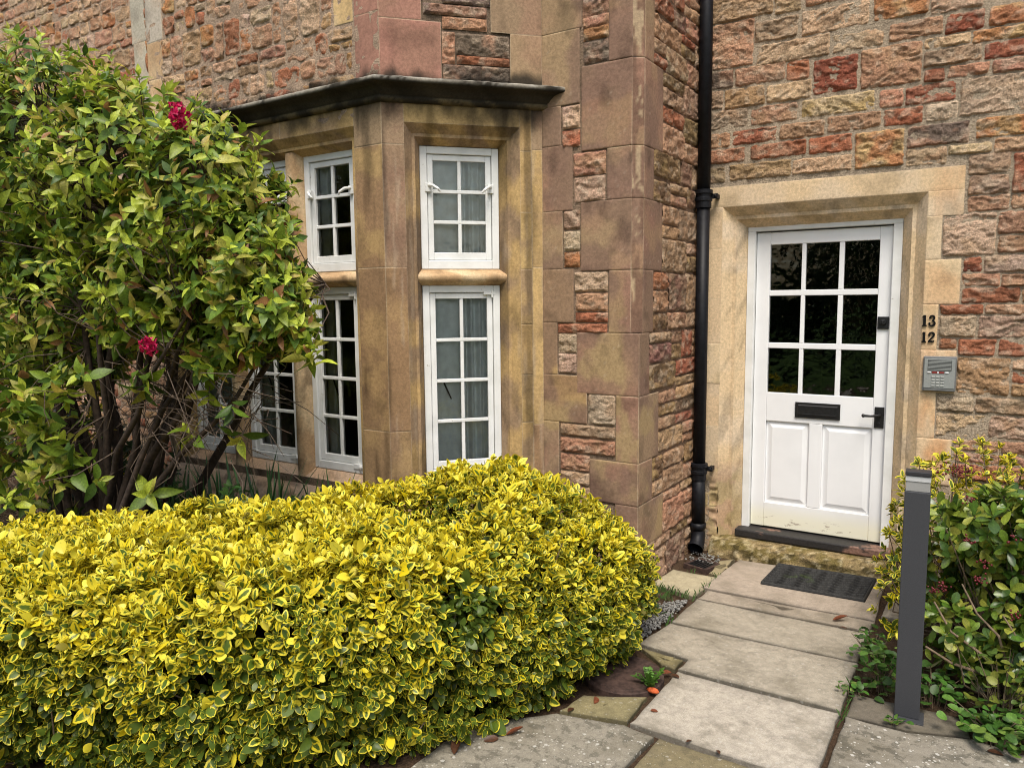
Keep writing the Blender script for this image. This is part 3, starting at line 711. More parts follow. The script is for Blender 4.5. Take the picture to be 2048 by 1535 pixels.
# cornice
def cornice():
    prof = [(0, 2.838), (.018, 2.842), (.030, 2.852), (.034, 2.864), (.028, 2.872), (.040, 2.876), (.048, 2.892), (.066, 2.910), (.092, 2.920), (.112, 2.922), (.120, 2.928), (.120, 2.946), (.112, 2.952), (.0, 2.985), (-.02, 2.985)]
    path = [np.array([XL - 1.1, YF + .82]), np.array([XL, YF]), AR, IC + np.array(CU) * .25]
    nseg = [40, 110, 70]
    def off(k):
        def nrm(a, b): d = (b - a) / np.linalg.norm(b - a); return np.array([d[1], -d[0]])
        ns = [nrm(path[i], path[i + 1]) for i in range(3)]
        if k == 0: return ns[0]
        if k == 3: return ns[2]
        m = ns[k - 1] + ns[k]; return m / (m @ ns[k])
    pts, par = [], []
    for i in range(3):
        for j in range(nseg[i] + (1 if i == 2 else 0)):
            t = j / nseg[i]; pts.append((path[i] * (1 - t) + path[i + 1] * t, off(i) * (1 - t) + off(i + 1) * t))
    pr = [prof[0]]
    for a, b in zip(prof, prof[1:]):
        k = max(1, int(math.hypot(b[0] - a[0], b[1] - a[1]) / .012)); pr += [(a[0] + (b[0] - a[0]) * i / k, a[1] + (b[1] - a[1]) * i / k) for i in range(1, k + 1)]
    V = np.array([[[p[0] + o * n[0], p[1] + o * n[1], z] for p, n in pts] for o, z in pr])
    nz = fbm2(V[..., 0] * 14 + V[..., 1] * 9, V[..., 2] * 30, 701, 3)
    V[..., 2] += .004 * (nz - .5); V[..., 0] += .006 * (nz - .5); V[..., 1] -= .006 * (nz - .5)
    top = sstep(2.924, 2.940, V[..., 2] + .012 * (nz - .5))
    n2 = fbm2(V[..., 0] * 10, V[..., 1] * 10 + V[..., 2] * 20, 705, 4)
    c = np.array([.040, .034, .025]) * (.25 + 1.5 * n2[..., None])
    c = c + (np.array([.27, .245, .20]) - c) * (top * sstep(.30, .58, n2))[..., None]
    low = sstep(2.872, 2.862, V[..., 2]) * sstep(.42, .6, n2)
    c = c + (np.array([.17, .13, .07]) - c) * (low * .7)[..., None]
    wsp = sstep(.70, .74, noise2(V[..., 0] * 60, V[..., 1] * 60 + V[..., 2] * 90, 709)) * sstep(2.93, 2.96, V[..., 2]); c = c + (np.array([.5, .48, .42]) - c) * (wsp * .5)[..., None]
    nz_, nu_ = V.shape[:2]; i = np.arange(nz_ * nu_).reshape(nz_, nu_)
    F = np.stack([i[:-1, :-1], i[:-1, 1:], i[1:, 1:], i[1:, :-1]], -1).reshape(-1, 4)
    put('cornice', V.reshape(-1, 3), F, M_ASH, house, col=c.reshape(-1, 3), label='black weathered stone cornice over the bay window')
cornice()

# sills, transoms, mullions (dressed stone) ------------------------------------------------
def FRT(u, d, z): return (u, YF + d, z)
CN = np.array([math.sin(CH), -math.cos(CH)])
def CNT(u, d, z):
    p = AR + np.array(CU) * u - CN * d; return (p[0], p[1], z)
def stone_prism(name, poly, fn, t0, t1, code, seed, n=40, label=None, seg=.02):
    """prism with its long side cut up so colour and wear can vary"""
    pl = [poly[0]]
    for a, b in zip(poly, poly[1:] + poly[:1]):
        k = max(1, int(math.hypot(b[0] - a[0], b[1] - a[1]) / seg)); pl += [(a[0] + (b[0] - a[0]) * i / k, a[1] + (b[1] - a[1]) * i / k) for i in range(1, k + 1)]
    pl = np.array(pl); n = max(2, int(abs(t1 - t0) / seg)); T = np.linspace(t0, t1, n + 1)
    A, Tt = np.meshgrid(np.arange(len(pl)), T, indexing='ij')
    a, b = pl[:, 0][A], pl[:, 1][A]
    nz = fbm2(a * 20 + Tt * 9, b * 20 + Tt * 7, seed, 3)
    V = np.array([[fn(a[i, j] + .003 * (nz[i, j] - .5), b[i, j] + .003 * (nz[i, j] - .5), Tt[i, j]) for j in range(n + 1)] for i in range(len(pl))])
    c1, c2 = np.array(PAL[code]), np.array(PAL[SECOND[code]])
    m = fbm2(a * 9 + Tt * 6, b * 9 + Tt * 3, seed + 3, 4); c = c1 + (c2 - c1) * sstep(.4, .65, m)[..., None]; c = c * (1 - .5 * sstep(.52, .75, fbm2(Tt * 9, a * 14 + b * 14, seed + 5, 4)))[..., None]
    i = np.arange(V.shape[0] * V.shape[1]).reshape(V.shape[:2])
    F = np.stack([i[:-1, :-1], i[1:, :-1], i[1:, 1:], i[:-1, 1:]], -1).reshape(-1, 4)
    return put(name, V.reshape(-1, 3), F, M_ASH, house, col=c.reshape(-1, 3), label=label, smooth=False)
sill = [(.30, .25), (.30, .645), (.125, .640), (-.02, .525), (-.055, .470), (-.085, .36), (-.09, .22), (.01, .20)]
trans = [(.22, 1.817), (.22, 1.912), (.124, 1.912), (.066, 1.882), (.060, 1.868), (.068, 1.842), (.122, 1.817)]
stone_prism('window_sill', sill, lambda d, z, u: CNT(u, d, z), .0, .947, 'o', 801)
stone_prism('window_sill', sill, lambda d, z, u: FRT(u, d, z), XL, AR[0], 'g', 802, label='pale lichened stone sill under the three front lights')
stone_prism('transom', trans, lambda d, z, u: CNT(u, d, z), WU0 + .068, WU1 - .068, 'a', 803)
LIGHTS = [(-3.63, -3.146), (-3.020, -2.505), (-2.380, -1.92)]
for i, (a, b) in enumerate(zip((FU0 + .068, -3.146 + .03, -2.505 + .03), (-3.02 - .03, -2.38 - .03, FU1 - .068))):
    stone_prism('transom', trans, lambda d, z, u: FRT(u, d, z), a, b, 'a', 804 + i)
for i, (a, b) in enumerate(((-3.146, -3.020), (-2.505, -2.380))):
    c = (a + b) / 2; w = (b - a) / 2
    stone_prism('mullion', [(c - w, .24), (c - w, .128), (c - .030, .052), (c + .030, .052), (c + w, .128), (c + w, .24)], lambda u, d, z: FRT(u, d, z), .53, 2.66, 'a', 820 + i)

# ------------------------------------------------------------------ windows
def window(T, u0, u1, z0, z1, cols, rows, kind, label):
    D0 = .118                                                    # front of the frame behind the wall face
    tt = lambda x, y, z: T(x, y, z)
    fr = MB(); w = .042
    fr.box(u0, u0 + w, D0, .20, z0, z1, tt).box(u1 - w, u1, D0, .20, z0, z1, tt)
    fr.box(u0 + w, u1 - w, D0 + .001, .199, z1 - w, z1, tt).box(u0 + w, u1 - w, D0 + .001, .199, z0, z0 + w * 1.25, tt)
    o = fr.put('window', M_PAINT, house, bevel=.004, label=label)
    a0, a1, b0, b1 = u0 + w + .003, u1 - w - .003, z0 + w * 1.25 + .003, z1 - w - .003
    s = MB(); v = .034; D1 = D0 + .014
    s.box(a0, a0 + v, D1, D1 + .042, b0, b1, tt).box(a1 - v, a1, D1, D1 + .042, b0, b1, tt)
    s.box(a0 + v, a1 - v, D1 + .001, D1 + .041, b1 - v, b1, tt).box(a0 + v, a1 - v, D1 + .001, D1 + .041, b0, b0 + v * 1.3, tt)
    g0, g1, h0, h1 = a0 + v, a1 - v, b0 + v * 1.3, b1 - v
    bw = .0105
    for r in range(1, rows):
        z = h0 + (h1 - h0) * r / rows; s.box(g0, g1, D1 + .003, D1 + .032, z - bw, z + bw, tt)
    for c in range(1, cols):
        x = g0 + (g1 - g0) * c / cols
        for r in range(rows):
            za = h0 + (h1 - h0) * r / rows + (bw if r else 0); zb = h0 + (h1 - h0) * (r + 1) / rows - (bw if r < rows - 1 else 0)
            s.box(x - bw, x + bw, D1 + .004, D1 + .031, za, zb, tt)
    s.put('sash', M_PAINT, o, bevel=.003)
    d = D1 + .018
    put('pane', [T(g0, d, h0), T(g1, d, h0), T(g1, d, h1), T(g0, d, h1)], [(0, 1, 2, 3)], M_GLASS, o, smooth=False)
    def P(u, dd, z): return T(u, dd, z)
    if kind == 'upper':
        zb = h0 + (h1 - h0) * .705
        for x, sgn in ((a0 + .004, 1), (a1 - .004, -1)):
            m = MB()
            m.box(x - .020, x + .016, D1 - .022, D1 - .002, zb - .026, zb + .026, tt)
            m.tube([P(x, D1 - .018, zb + .012), P(x + sgn * .022, D1 - .050, zb + .006), P(x + sgn * .050, D1 - .066, zb - .014), P(x + sgn * .066, D1 - .060, zb - .030)], [.009, .010, .009, .006], 8)
            m.put('stay', M_PAINT, o, bevel=.002)
    if kind == 'lower':
        m = MB(); m.box(a1 - .058, a1 + .016, D1 - .016, D1 - .001, b1 - .012, b1 + .008, tt); m.tube([P(a1 - .004, D1 - .014, b1 - .03), P(a1 - .004, D1 - .014, b1 + .014)], .007, 8)
        m.put('hinge', M_PAINT, o, bevel=.002)
        m = MB(); m.box(a1 - .06, a1 + .024, D1 - .02, D1 - .001, b0 - .026, b0 + .004, tt); m.ball(P(a1 + .004, D1 - .018, b0 - .012), .015)
        m.put('hinge', M_PAINT, o, bevel=.002)
        zb = h0 + (h1 - h0) * .47; xs = g0 + .02
        m = MB(); m.tube([P(xs, d + .03, zb + .03), P(xs + .03, d + .035, zb + .028), P(xs + .032, d + .035, zb + .01), P(xs + .075, d + .03, zb - .09)], [.005, .006, .006, .004], 6)
        m.put('catch', M_BLACK, o)
    return o
T_C = lambda u, d, z: CNT(u, d, z)
T_F = lambda u, d, z: FRT(u, d, z)
window(T_C, .228, .706, 1.914, 2.632, 2, 3, 'upper', 'white six pane window of the narrow bay side, above the transom')
window(T_C, .228, .706, .636, 1.816, 2, 4, 'lower', 'white eight pane window of the narrow bay side, below the transom')
for (a, b), nm in zip(LIGHTS, ('far', 'middle', 'near')):
    window(T_F, a, b, 1.914, 2.642, 2, 3, 'upper', 'white six pane window of the wide bay front, %s light above the transom' % nm)
    window(T_F, a, b, .642, 1.816, 2, 4, 'lower', 'white eight pane window of the wide bay front, %s light below the transom' % nm)

# inside of the rooms
def room(name, plan, openi, z0, z1, mat):
    n = len(plan); v = [(x, y, z0) for x, y in plan] + [(x, y, z1) for x, y in plan]
    f = [tuple(range(n)), tuple(range(n, 2 * n))[::-1]] + [((i + 1) % n, i, n + i, n + (i + 1) % n) for i in range(n) if i not in openi]
    put(name, v, f, mat, house, smooth=False)
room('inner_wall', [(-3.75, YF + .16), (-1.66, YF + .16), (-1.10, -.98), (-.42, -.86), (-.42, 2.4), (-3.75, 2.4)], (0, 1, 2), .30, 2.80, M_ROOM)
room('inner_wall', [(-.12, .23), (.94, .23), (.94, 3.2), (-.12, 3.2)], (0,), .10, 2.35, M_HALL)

def curtain(name, T, u0, u1, d, z0, z1, waves, amp, mat, label, cat='curtain', top=0):
    nu, nz = 90, 24; U, Z = np.meshgrid(np.linspace(0, 1, nu), np.linspace(0, 1, nz))
    ph = U * waves * 2 * math.pi + 1.3 * noise2(U * 6, Z * 0 + 3, 907)
    D = d + amp * np.sin(ph) * (.55 + .45 * noise2(U * 9, Z * 1.5, 911)) + .01 * noise2(U * 4, Z * 3, 915)
    V = np.array([[T(u0 + (u1 - u0) * U[i, j], D[i, j], z0 + (z1 - z0) * Z[i, j]) for j in range(nu)] for i in range(nz)])
    i = np.arange(nu * nz).reshape(nz, nu); F = np.stack([i[:-1, :-1], i[:-1, 1:], i[1:, 1:], i[1:, :-1]], -1).reshape(-1, 4)
    tag(put(name, V.reshape(-1, 3), F, mat, None, org=T((u0 + u1) / 2, d, z0)), label, cat)
curtain('curtain', T_C, .20, .50, .190, .62, 2.70, 3.2, .008, M_CURT, 'pale grey curtain drawn flat behind left panes of the narrow bay window')
curtain('curtain', T_C, .505, .76, .205, .62, 2.70, 5, .022, M_CURT, 'pale grey curtain in deep folds behind right panes of the narrow bay window')
curtain('curtain', T_F, -3.70, -3.14, .20, .62, 2.70, 8, .025, M_DCURT, 'grey curtain behind the far light of the wide bay front')
curtain('curtain', T_F, -3.12, -2.86, .195, .62, 2.70, 4, .022, M_DCURT, 'narrow grey curtain edge behind the middle light of the bay front')
curtain('curtain', T_F, -2.49, -2.215, .195, .62, 2.70, 4, .022, M_DCURT, 'narrow grey curtain edge behind the near light of the bay front')

# ------------------------------------------------------------------ door
m = MB()
m.box(-.052, -.002, .128, .235, .105, 2.158); m.box(.817, .868, .128, .235, .105, 2.158); m.box(-.052, .868, .1285, .2345, 2.158, 2.20)
dfr = m.put('door_frame', M_PAINT, house, bevel=.004)
Y0, Y1 = .160, .204
m = MB()
m.box(.001, .088, Y0, Y1, .170, 2.150); m.box(.742, .815, Y0, Y1, .170, 2.150)
Xa, Xb = .0885, .7415
for a, b in ((2.069, 2.149), (.900, 1.092), (.171, .338)): m.box(Xa, Xb, Y0 + .0005, Y1 - .0005, a, b)
ROWS = [(1.092, 1.389), (1.426, 1.735), (1.772, 2.069)]; COLS = [(.0885, .286), (.312, .511), (.541, .7415)]
for a, b in ((1.389, 1.426), (1.735, 1.772)): m.box(Xa, Xb, Y0 + .004, Y1 - .004, a, b)
for a, b in ((.286, .312), (.511, .541)):
    for r0, r1 in ROWS: m.box(a, b, Y0 + .005, Y1 - .005, r0, r1)
m.box(.366, .447, Y0 + .0005, Y1 - .0005, .338, .900)
for a, b in ((.0885, .366), (.447, .7415)):
    m.box(a, b, Y0 + .018, Y1 - .01, .338, .900)
    m.frustum(a + .012, b - .012, .350, .888, Y0 + .018, Y0 + .006, .030)
door = m.put('door', M_DOOR, house, bevel=.0035, label='white painted wooden door with nine dark panes over two raised panels')
m = MB()
for a, b in COLS:
    for r0, r1 in ROWS: m.add([(a - .004, .184, r0 - .004), (b + .004, .184, r0 - .004), (b + .004, .184, r1 + .004), (a - .004, .184, r1 + .004)], [(0, 1, 2, 3)])
m.put('pane', M_GLASS, door)
m = MB(); m.box(.276, .552, .150, .1605, .937, 1.039); m.frustum(.290, .538, .953, 1.024, .1495, .1455, .006); m.box(.300, .528, .1445, .1465, .957, .966)
m.put('letter_plate', M_BLACK, door, bevel=.002)
m = MB(); m.box(.747, .810, .148, .1605, 1.524, 1.600); m.tube([(.778, .150, 1.566), (.778, .136, 1.566)], [.019, .017], 14); m.box(.772, .784, .128, .137, 1.556, 1.576)
m.put('lock', M_BLACK, door, bevel=.002)
m = MB(); m.box(.752, .806, .151, .1605, .906, 1.038); m.tube([(.782, .152, .990), (.782, .122, .990), (.775, .112, .989), (.735, .110, .984), (.700, .112, .984)], [.011, .009, .008, .007, .009], 10); m.ball((.694, .112, .984), .012)
m.tube([(.778, .152, .935), (.778, .146, .935)], .008, 10)
m.put('handle', M_BLACK, door, bevel=.002)
m = MB(); m.box(-.070, .885, .030, .235, .108, .160)
m.put('threshold', M_THR, house, bevel=.008, label='worn black wooden threshold under the white door')
# door step
def step():
    nu, pr = 90, [(-.075, -.04), (-.078, .004), (-.070, .055), (-.045, .086), (.0, .098), (.05, .104), (.24, .106)]
    P = [pr[0]]
    for a, b in zip(pr, pr[1:]):
        k = max(1, int(math.hypot(b[0] - a[0], b[1] - a[1]) / .012)); P += [(a[0] + (b[0] - a[0]) * i / k, a[1] + (b[1] - a[1]) * i / k) for i in range(1, k + 1)]
    P = np.array(P); X = np.linspace(-.215, 1.03, nu); A, XX = np.meshgrid(np.arange(len(P)), X, indexing='ij')
    yy, zz = P[:, 0][A], P[:, 1][A]; n = fbm2(XX * 9, yy * 12 + zz * 14, 951, 4); n2 = fbm2(XX * 26, yy * 30 + zz * 30, 953, 3)
    yy = yy + .030 * (n - .5) * (A < len(P) * .7) + .012 * (n2 - .5); zz = zz + .010 * (n2 - .5) * (zz > .03)
    c = np.array([.34, .255, .125]) + (np.array([.20, .155, .055]) - np.array([.34, .255, .125])) * sstep(.4, .62, n)[..., None]
    c = c * (1 - .6 * sstep(.52, .66, n2))[..., None] + (np.array([.5, .44, .3]) * (.5 * sstep(.60, .70, fbm2(XX * 40, yy * 40 + zz * 40, 957, 2)))[..., None])
    V = np.stack([XX, yy, zz], -1); i = np.arange(V.shape[0] * nu).reshape(V.shape[0], nu)
    F = np.stack([i[:-1, :-1], i[:-1, 1:], i[1:, 1:], i[1:, :-1]], -1).reshape(-1, 4)
    put('doorstep', V.reshape(-1, 3), F, M_ROCK, house, col=c.reshape(-1, 3), label='mossy worn stone doorstep')
step()

# ------------------------------------------------------------------ fittings on the wall
def digits(name, txt, x0, z0, h, label):
    root = thing(name, label, 'house number', (x0, -.008, z0))
    def ribbon(pts, wid):
        mb = MB(); n = len(pts); L, R = [], []
        for i, (px_, pz_) in enumerate(pts):
            a = pts[max(i - 1, 0)]; b = pts[min(i + 1, n - 1)]; dx, dz = b[0] - a[0], b[1] - a[1]; l = math.hypot(dx, dz) or 1
            w = wid[i] if hasattr(wid, '__len__') else wid
            L.append((px_ - dz / l * w / 2, pz_ + dx / l * w / 2)); R.append((px_ + dz / l * w / 2, pz_ - dx / l * w / 2))
        for i in range(n - 1):
            q = [L[i], L[i + 1], R[i + 1], R[i]]
            mb.prism(q, lambda a, b, t: (x + a * h, t, z0 + b * h), -.012 + .0001 * i, -.003)
        return mb
    x = x0
    for ch in txt:
        out = MB()
        def take(mb): out.add(mb.v, mb.f)
        if ch == '1':
            take(ribbon([(.21, .06), (.21, .97)], .21)); take(ribbon([(.02, .055), (.40, .055)], .11)); take(ribbon([(.04, .80), (.14, .88), (.21, .95)], [.06, .11, .10])); adv = .50
        elif ch == '2':
            arc = [(.30 + .21 * math.cos(math.radians(t)), .69 + .23 * math.sin(math.radians(t))) for t in range(165, -36, -15)]
            take(ribbon(arc + [(.30, .36), (.16, .20), (.08, .10)], [.09, .09, .10, .11, .12, .13, .15, .18, .20, .21, .21, .19, .17, .15, .13, .11, .09]))
            take(ribbon([(.06, .07), (.20, .09), (.36, .08), (.50, .09), (.55, .20)], [.12, .16, .17, .13, .07])); out.ball((x + .14 * h, -.0075, z0 + .68 * h), (.10 * h, .005, .10 * h)); adv = .62
        else:
            a1 = [(.27 + .18 * math.cos(math.radians(t)), .72 + .20 * math.sin(math.radians(t))) for t in range(160, -91, -15)]
            a2 = [(.27 + .22 * math.cos(math.radians(t)), .27 + .22 * math.sin(math.radians(t))) for t in range(90, -176, -15)]
            take(ribbon(a1, [.08 + .09 * math.sin(math.pi * i / 16) for i in range(17)])); take(ribbon(a2, [.07 + .12 * math.sin(math.pi * i / 17) for i in range(18)]))
            out.ball((x + .13 * h, -.0075, z0 + .74 * h), (.09 * h, .005, .09 * h)); out.ball((x + .10 * h, -.0075, z0 + .25 * h), (.10 * h, .005, .10 * h)); adv = .58
        out.put('digit', M_NUM, root)
        x += adv * h
digits('house_number', '13', 1.000, 1.549, .066, 'black metal number 13 on the pale door surround, above the 12')
digits('house_number', '12', 1.002, 1.456, .062, 'black metal number 12 on the pale door surround, below the 13')

ic = thing('intercom', 'grey metal door intercom with slatted speaker and keypad beside the white door', 'intercom', (1.103, -.004, 1.276))
m = MB(); m.box(1.019, 1.188, -.030, -.003, 1.175, 1.377); m.put('case', M_GREY, ic, bevel=.007)
m = MB(); m.box(1.026, 1.181, -.0335, -.0300, 1.193, 1.364); m.put('face_plate', M_FACE, ic, bevel=.002)
m = MB()
m.box(1.044, 1.164, -.0345, -.0334, 1.296, 1.358)
gb = MB()
for k in range(8): gb.box(1.046, 1.162, -.0385, -.0346, 1.2985 + k * .0075, 1.3025 + k * .0075)
g = m.put('speaker', M_SLOT, ic); gb.put('slat', M_FACE, g)
m = MB(); m.box(1.066, 1.128, -.036, -.0336, 1.280, 1.290); ds = m.put('display', M_RED, ic); mm = MB(); mm.box(1.093, 1.101, -.0372, -.0361, 1.281, 1.289); mm.put('lamp', M_WBTN, ds)
for x in (1.052, 1.142):
    m = MB(); m.box(x - .009, x + .009, -.038, -.0336, 1.281, 1.289); m.put('button', M_WBTN, ic, bevel=.002)
m = MB()
for r in range(4):
    for c in range(3): m.box(1.066 + c * .023, 1.083 + c * .023, -.0375, -.0336, 1.206 + r * .0165, 1.2145 + r * .0165)
m.put('keypad', M_KEY, ic)
m = MB(); m.box(1.030, 1.178, -.0335, -.0302, 1.180, 1.190); m.put('lower_trim', M_GREY, ic)

pipe = thing('downpipe', 'black cast iron downpipe in the corner beside the door surround', 'downpipe', (-.275, -.095, 0))
PX, PY = -.285, -.090
m = MB(); m.tube([(PX - .006, PY, 4.6), (PX, PY, 2.40)], .0415, 24); m.put('pipe', M_PIPE, pipe, smooth=True)
m = MB(); m.tube([(PX, PY, 2.36), (PX, PY, .60)], .0415, 24); m.put('pipe', M_PIPE, pipe, smooth=True)
m = MB(); m.tube([(PX, PY, .56), (PX + .002, PY, .17)], .044, 24); m.put('pipe', M_PIPE, pipe, smooth=True)
for zc in (2.385, .575):
    m = MB(); m.tube([(PX, PY, zc - .075), (PX, PY, zc - .035), (PX, PY, zc - .030), (PX, PY, zc - .012), (PX, PY, zc - .008), (PX, PY, zc + .012), (PX, PY, zc + .016), (PX, PY, zc + .038), (PX, PY, zc + .042)],
                     [.050, .050, .056, .056, .050, .050, .058, .058, .048], 24)
    cl = m.put('collar', M_PIPE, pipe, smooth=False)
    mm = MB(); mm.box(PX - .085, PX + .085, PY + .02, PY + .038, zc - .016, zc + .016); mm.box(PX + .055, PX + .080, PY + .038, -.002, zc - .014, zc + .014); mm.box(PX - .046, PX - .022, PY + .038, -.002, zc - .014, zc + .014); mm.ball((PX + .072, PY + .016, zc), .010); mm.ball((PX - .072, PY + .016, zc), .010)
    mm.put('bracket', M_PIPE, cl, bevel=.003)
m = MB()
m.tube([(PX, PY, .20), (PX, PY, .165), (PX, PY, .16), (PX, PY, .13)], [.053, .053, .047, .046], 22)
m.tube([(PX, PY, .15), (PX + .004, PY - .004, .115), (PX + .008, PY - .030, .075), (PX + .010, PY - .070, .045)], [.046, .047, .048, .050], 22, caps=False)
m.tube([(PX + .010, PY - .060, .053), (PX + .0105, PY - .080, .040)], [.053, .053], 22, caps=False)
m.put('shoe', M_PIPE, pipe, smooth=True)

# ------------------------------------------------------------------ ground, path
def slabs():
    P = dict(A=[(.004,-.125),(.88,-.05),(.905,-.70),(-.045,-.728)], A2=[(-.005,-.741),(.905,-.713),(.897,-.868),(-.012,-.895)], B=[(-.015,-.908),(.897,-.880),(.900,-1.243),(-.026,-1.283)],
        C=[(-.026,-1.297),(.9,-1.257),(.905,-1.752),(.196,-1.765),(.197,-1.644),(-.077,-1.617)], c2=[(-.075,-1.630),(.187,-1.655),(.186,-1.768),(.107,-1.754)],
        D=[(.196,-1.779),(.903,-1.768),(.906,-2.31),(.191,-2.300)], E=[(.178,-2.312),(.31,-2.325),(.27,-3.1),(-.6,-3.1),(-.45,-2.72),(-.105,-2.382)],
        F=[(.325,-2.325),(.905,-2.322),(.91,-3.2),(.285,-3.2)], G=[(-.081,-2.197),(.168,-2.063),(.180,-2.290),(-.1,-2.366)],
        H=[(.922,-1.785),(1.147,-1.772),(1.367,-1.692),(2.3,-1.78),(2.3,-2.7),(.922,-2.7)], pad=[(.922,-1.567),(1.08,-1.553),(1.345,-1.543),(1.367,-1.686),(1.147,-1.764),(.922,-1.778)],
        I=[(-.328,-.819),(-.305,-.514),(-.008,-.505),(-.028,-.885)], gp=[(-.098,-.208),(-.020,-.127),(-.008,-.490),(-.081,-.472)], side=[(.918,-.30),(1.2,-.3),(1.2,-.62),(.92,-.62)],
        J=[(-1.9,-3.12),(.27,-3.12),(.24,-4.2),(-1.9,-4.2)], K=[(.285,-3.215),(.91,-3.215),(.91,-4.2),(.26,-4.2)], Lq=[(.925,-2.715),(2.3,-2.715),(2.3,-4.2),(.925,-4.2)],
        Mq=[(-1.9,-4.215),(.6,-4.215),(.6,-5.6),(-1.9,-5.6)], Nq=[(.615,-4.215),(2.8,-4.215),(2.8,-5.6),(.615,-5.6)], Oq=[(-1.9,-5.615),(2.8,-5.615),(2.8,-7.2),(-1.9,-7.2)])
    C = dict(A=(.36,.30,.245,.10), A2=(.33,.28,.225,.16), B=(.34,.30,.24,.2), C=(.35,.31,.25,.25), c2=(.22,.185,.095,.2), D=(.42,.375,.315,.22), E=(.26,.235,.19,.62), F=(.20,.165,.095,.35), G=(.24,.205,.11,.2),
             H=(.25,.225,.185,.7), pad=(.145,.125,.098,.05), I=(.40,.35,.24,.1), gp=(.30,.25,.15,.1), side=(.42,.37,.3,.1))
    V, Fc, Cc = [], [], []
    rg = np.random.default_rng(5)
    for n, pl in P.items():
        base = len(V); ctr = np.mean(pl, 0); c = C.get(n, (.36, .33, .27, .6)); dz = rg.uniform(-.002, .003); tx, ty = rg.normal(0, .003, 2)
        area = 0.5 * sum(pl[i][0] * pl[(i + 1) % len(pl)][1] - pl[(i + 1) % len(pl)][0] * pl[i][1] for i in range(len(pl)))
        if area < 0: pl = pl[::-1]
        ring = []
        for i in range(len(pl)):                                  # worn, slightly wavy edges
            a, b = np.array(pl[i]), np.array(pl[(i + 1) % len(pl)]); k = max(2, int(np.linalg.norm(b - a) / .035))
            nrm = np.array([-(b - a)[1], (b - a)[0]]) / np.linalg.norm(b - a)
            for j in range(k):
                t = j / k; w = .008 * (noise2(np.array([(a[0] + (b - a)[0] * t) * 18]), np.array([(a[1] + (b - a)[1] * t) * 18]), 31)[0]); ring.append(a + (b - a) * t + nrm * (w + .001))
        ring = np.array(ring); N = len(ring)
        def inset(d): v = ctr - ring; return ring + v / np.linalg.norm(v, axis=1)[:, None] * d
        for d, z, kk in ((0, -.06, .4), (0, -.005, .5), (.003, -.0015, .62), (.008, 0.0, .72), (.03, .0002, .92), (.09, .0004, 1.0)):
            for q in inset(d):
                k2 = min(1.0, kk + .35 * (noise2(np.array([q[0] * 6]), np.array([q[1] * 6]), 37)[0] - .4) * (kk < .95)); V.append((q[0], q[1], z + dz + tx * (q[0] - ctr[0]) + ty * (q[1] - ctr[1]))); Cc.append((c[0] * k2, c[1] * k2, c[2] * k2 * .97, c[3]))
        for l in range(5):
            Fc += [(base + l * N + i, base + l * N + (i + 1) % N, base + (l + 1) * N + (i + 1) % N, base + (l + 1) * N + i) for i in range(N)]
        Fc.append(tuple(base + 5 * N + i for i in range(N)))
    o = put('path', V, Fc, M_SLAB, None, col=np.array(Cc), smooth=False); tag(o, 'worn pale stone paving slabs leading to the white door', 'path', kind='structure')
slabs()
def ground():
    xs = np.concatenate([np.linspace(-60, -6, 12), np.linspace(-5.7, 3, 110), np.linspace(4, 60, 12)]); ys = np.concatenate([np.linspace(-60, -7, 12), np.linspace(-6.8, 0.2, 90), np.linspace(1, 40, 8)])
    X, Y = np.meshgrid(xs, ys); Z = -.022 + .022 * (fbm2(X * 5, Y * 5, 41, 3) - .55)
    bed = sstep(-.15, -.5, X) * sstep(-.25, -.4, X) * sstep(-7, -5.5, Y); Z = Z + .04 * bed + .03 * sstep(1.0, 1.3, X) * sstep(-1.75, -1.5, Y)
    i = np.arange(X.size).reshape(X.shape); F = np.stack([i[:-1, :-1], i[:-1, 1:], i[1:, 1:], i[1:, :-1]], -1).reshape(-1, 4)
    tag(put('ground', np.stack([X, Y, Z], -1).reshape(-1, 3), F, M_SOIL), 'dark bare soil bed around the house', 'soil', kind='structure')
ground()

# ------------------------------------------------------------------ leaves
def unit(v): return v / np.maximum(np.linalg.norm(v, axis=-1, keepdims=True), 1e-9)
SH = dict(oval=[(0, .10), (.12, .55), (.32, .95), (.55, 1.0), (.80, .68), (.93, .33), (1, .02)], lance=[(0, .06), (.12, .42), (.30, .90), (.48, 1.0), (.70, .72), (.88, .32), (1, .01)],
          spoon=[(0, .12), (.2, .42), (.45, .85), (.65, 1.0), (.84, .78), (.95, .40), (1, .05)], round=[(0, .2), (.1, .7), (.3, 1.0), (.55, 1.0), (.8, .75), (.93, .4), (1, .05)])
def leaf_mesh(P, D, Nn, L, W, col, shape='oval', fold=.25, bend=.3):
    rows = SH[shape]; n = len(P); D = unit(D); Nn = unit(Nn - (Nn * D).sum(-1, keepdims=True) * D); S = np.cross(D, Nn)
    fold = np.broadcast_to(fold, n); bend = np.broadcast_to(bend, n)
    vs, uv = [], []
    for s, w in rows:
        for c in (-1, 0, 1):
            x = c * w * W / 2; zf = abs(c) * w * W / 2 * fold - bend * s * s * L
            vs.append(P + D * (s * L * (1 - .18 * bend * s))[:, None] + S * x[:, None] + Nn * zf[:, None]); uv.append((c * .5 + .5, s))
    V = np.stack(vs, 1); k = V.shape[1]; R = len(rows)
    q = np.array([[r * 3 + c, r * 3 + c + 1, (r + 1) * 3 + c + 1, (r + 1) * 3 + c] for r in range(R - 1) for c in (0, 1)])
    F = (q[None] + (np.arange(n) * k)[:, None, None]).reshape(-1, 4)
    return V.reshape(-1, 3), F, np.repeat(col, k, 0), np.tile(np.array(uv), (n, 1))
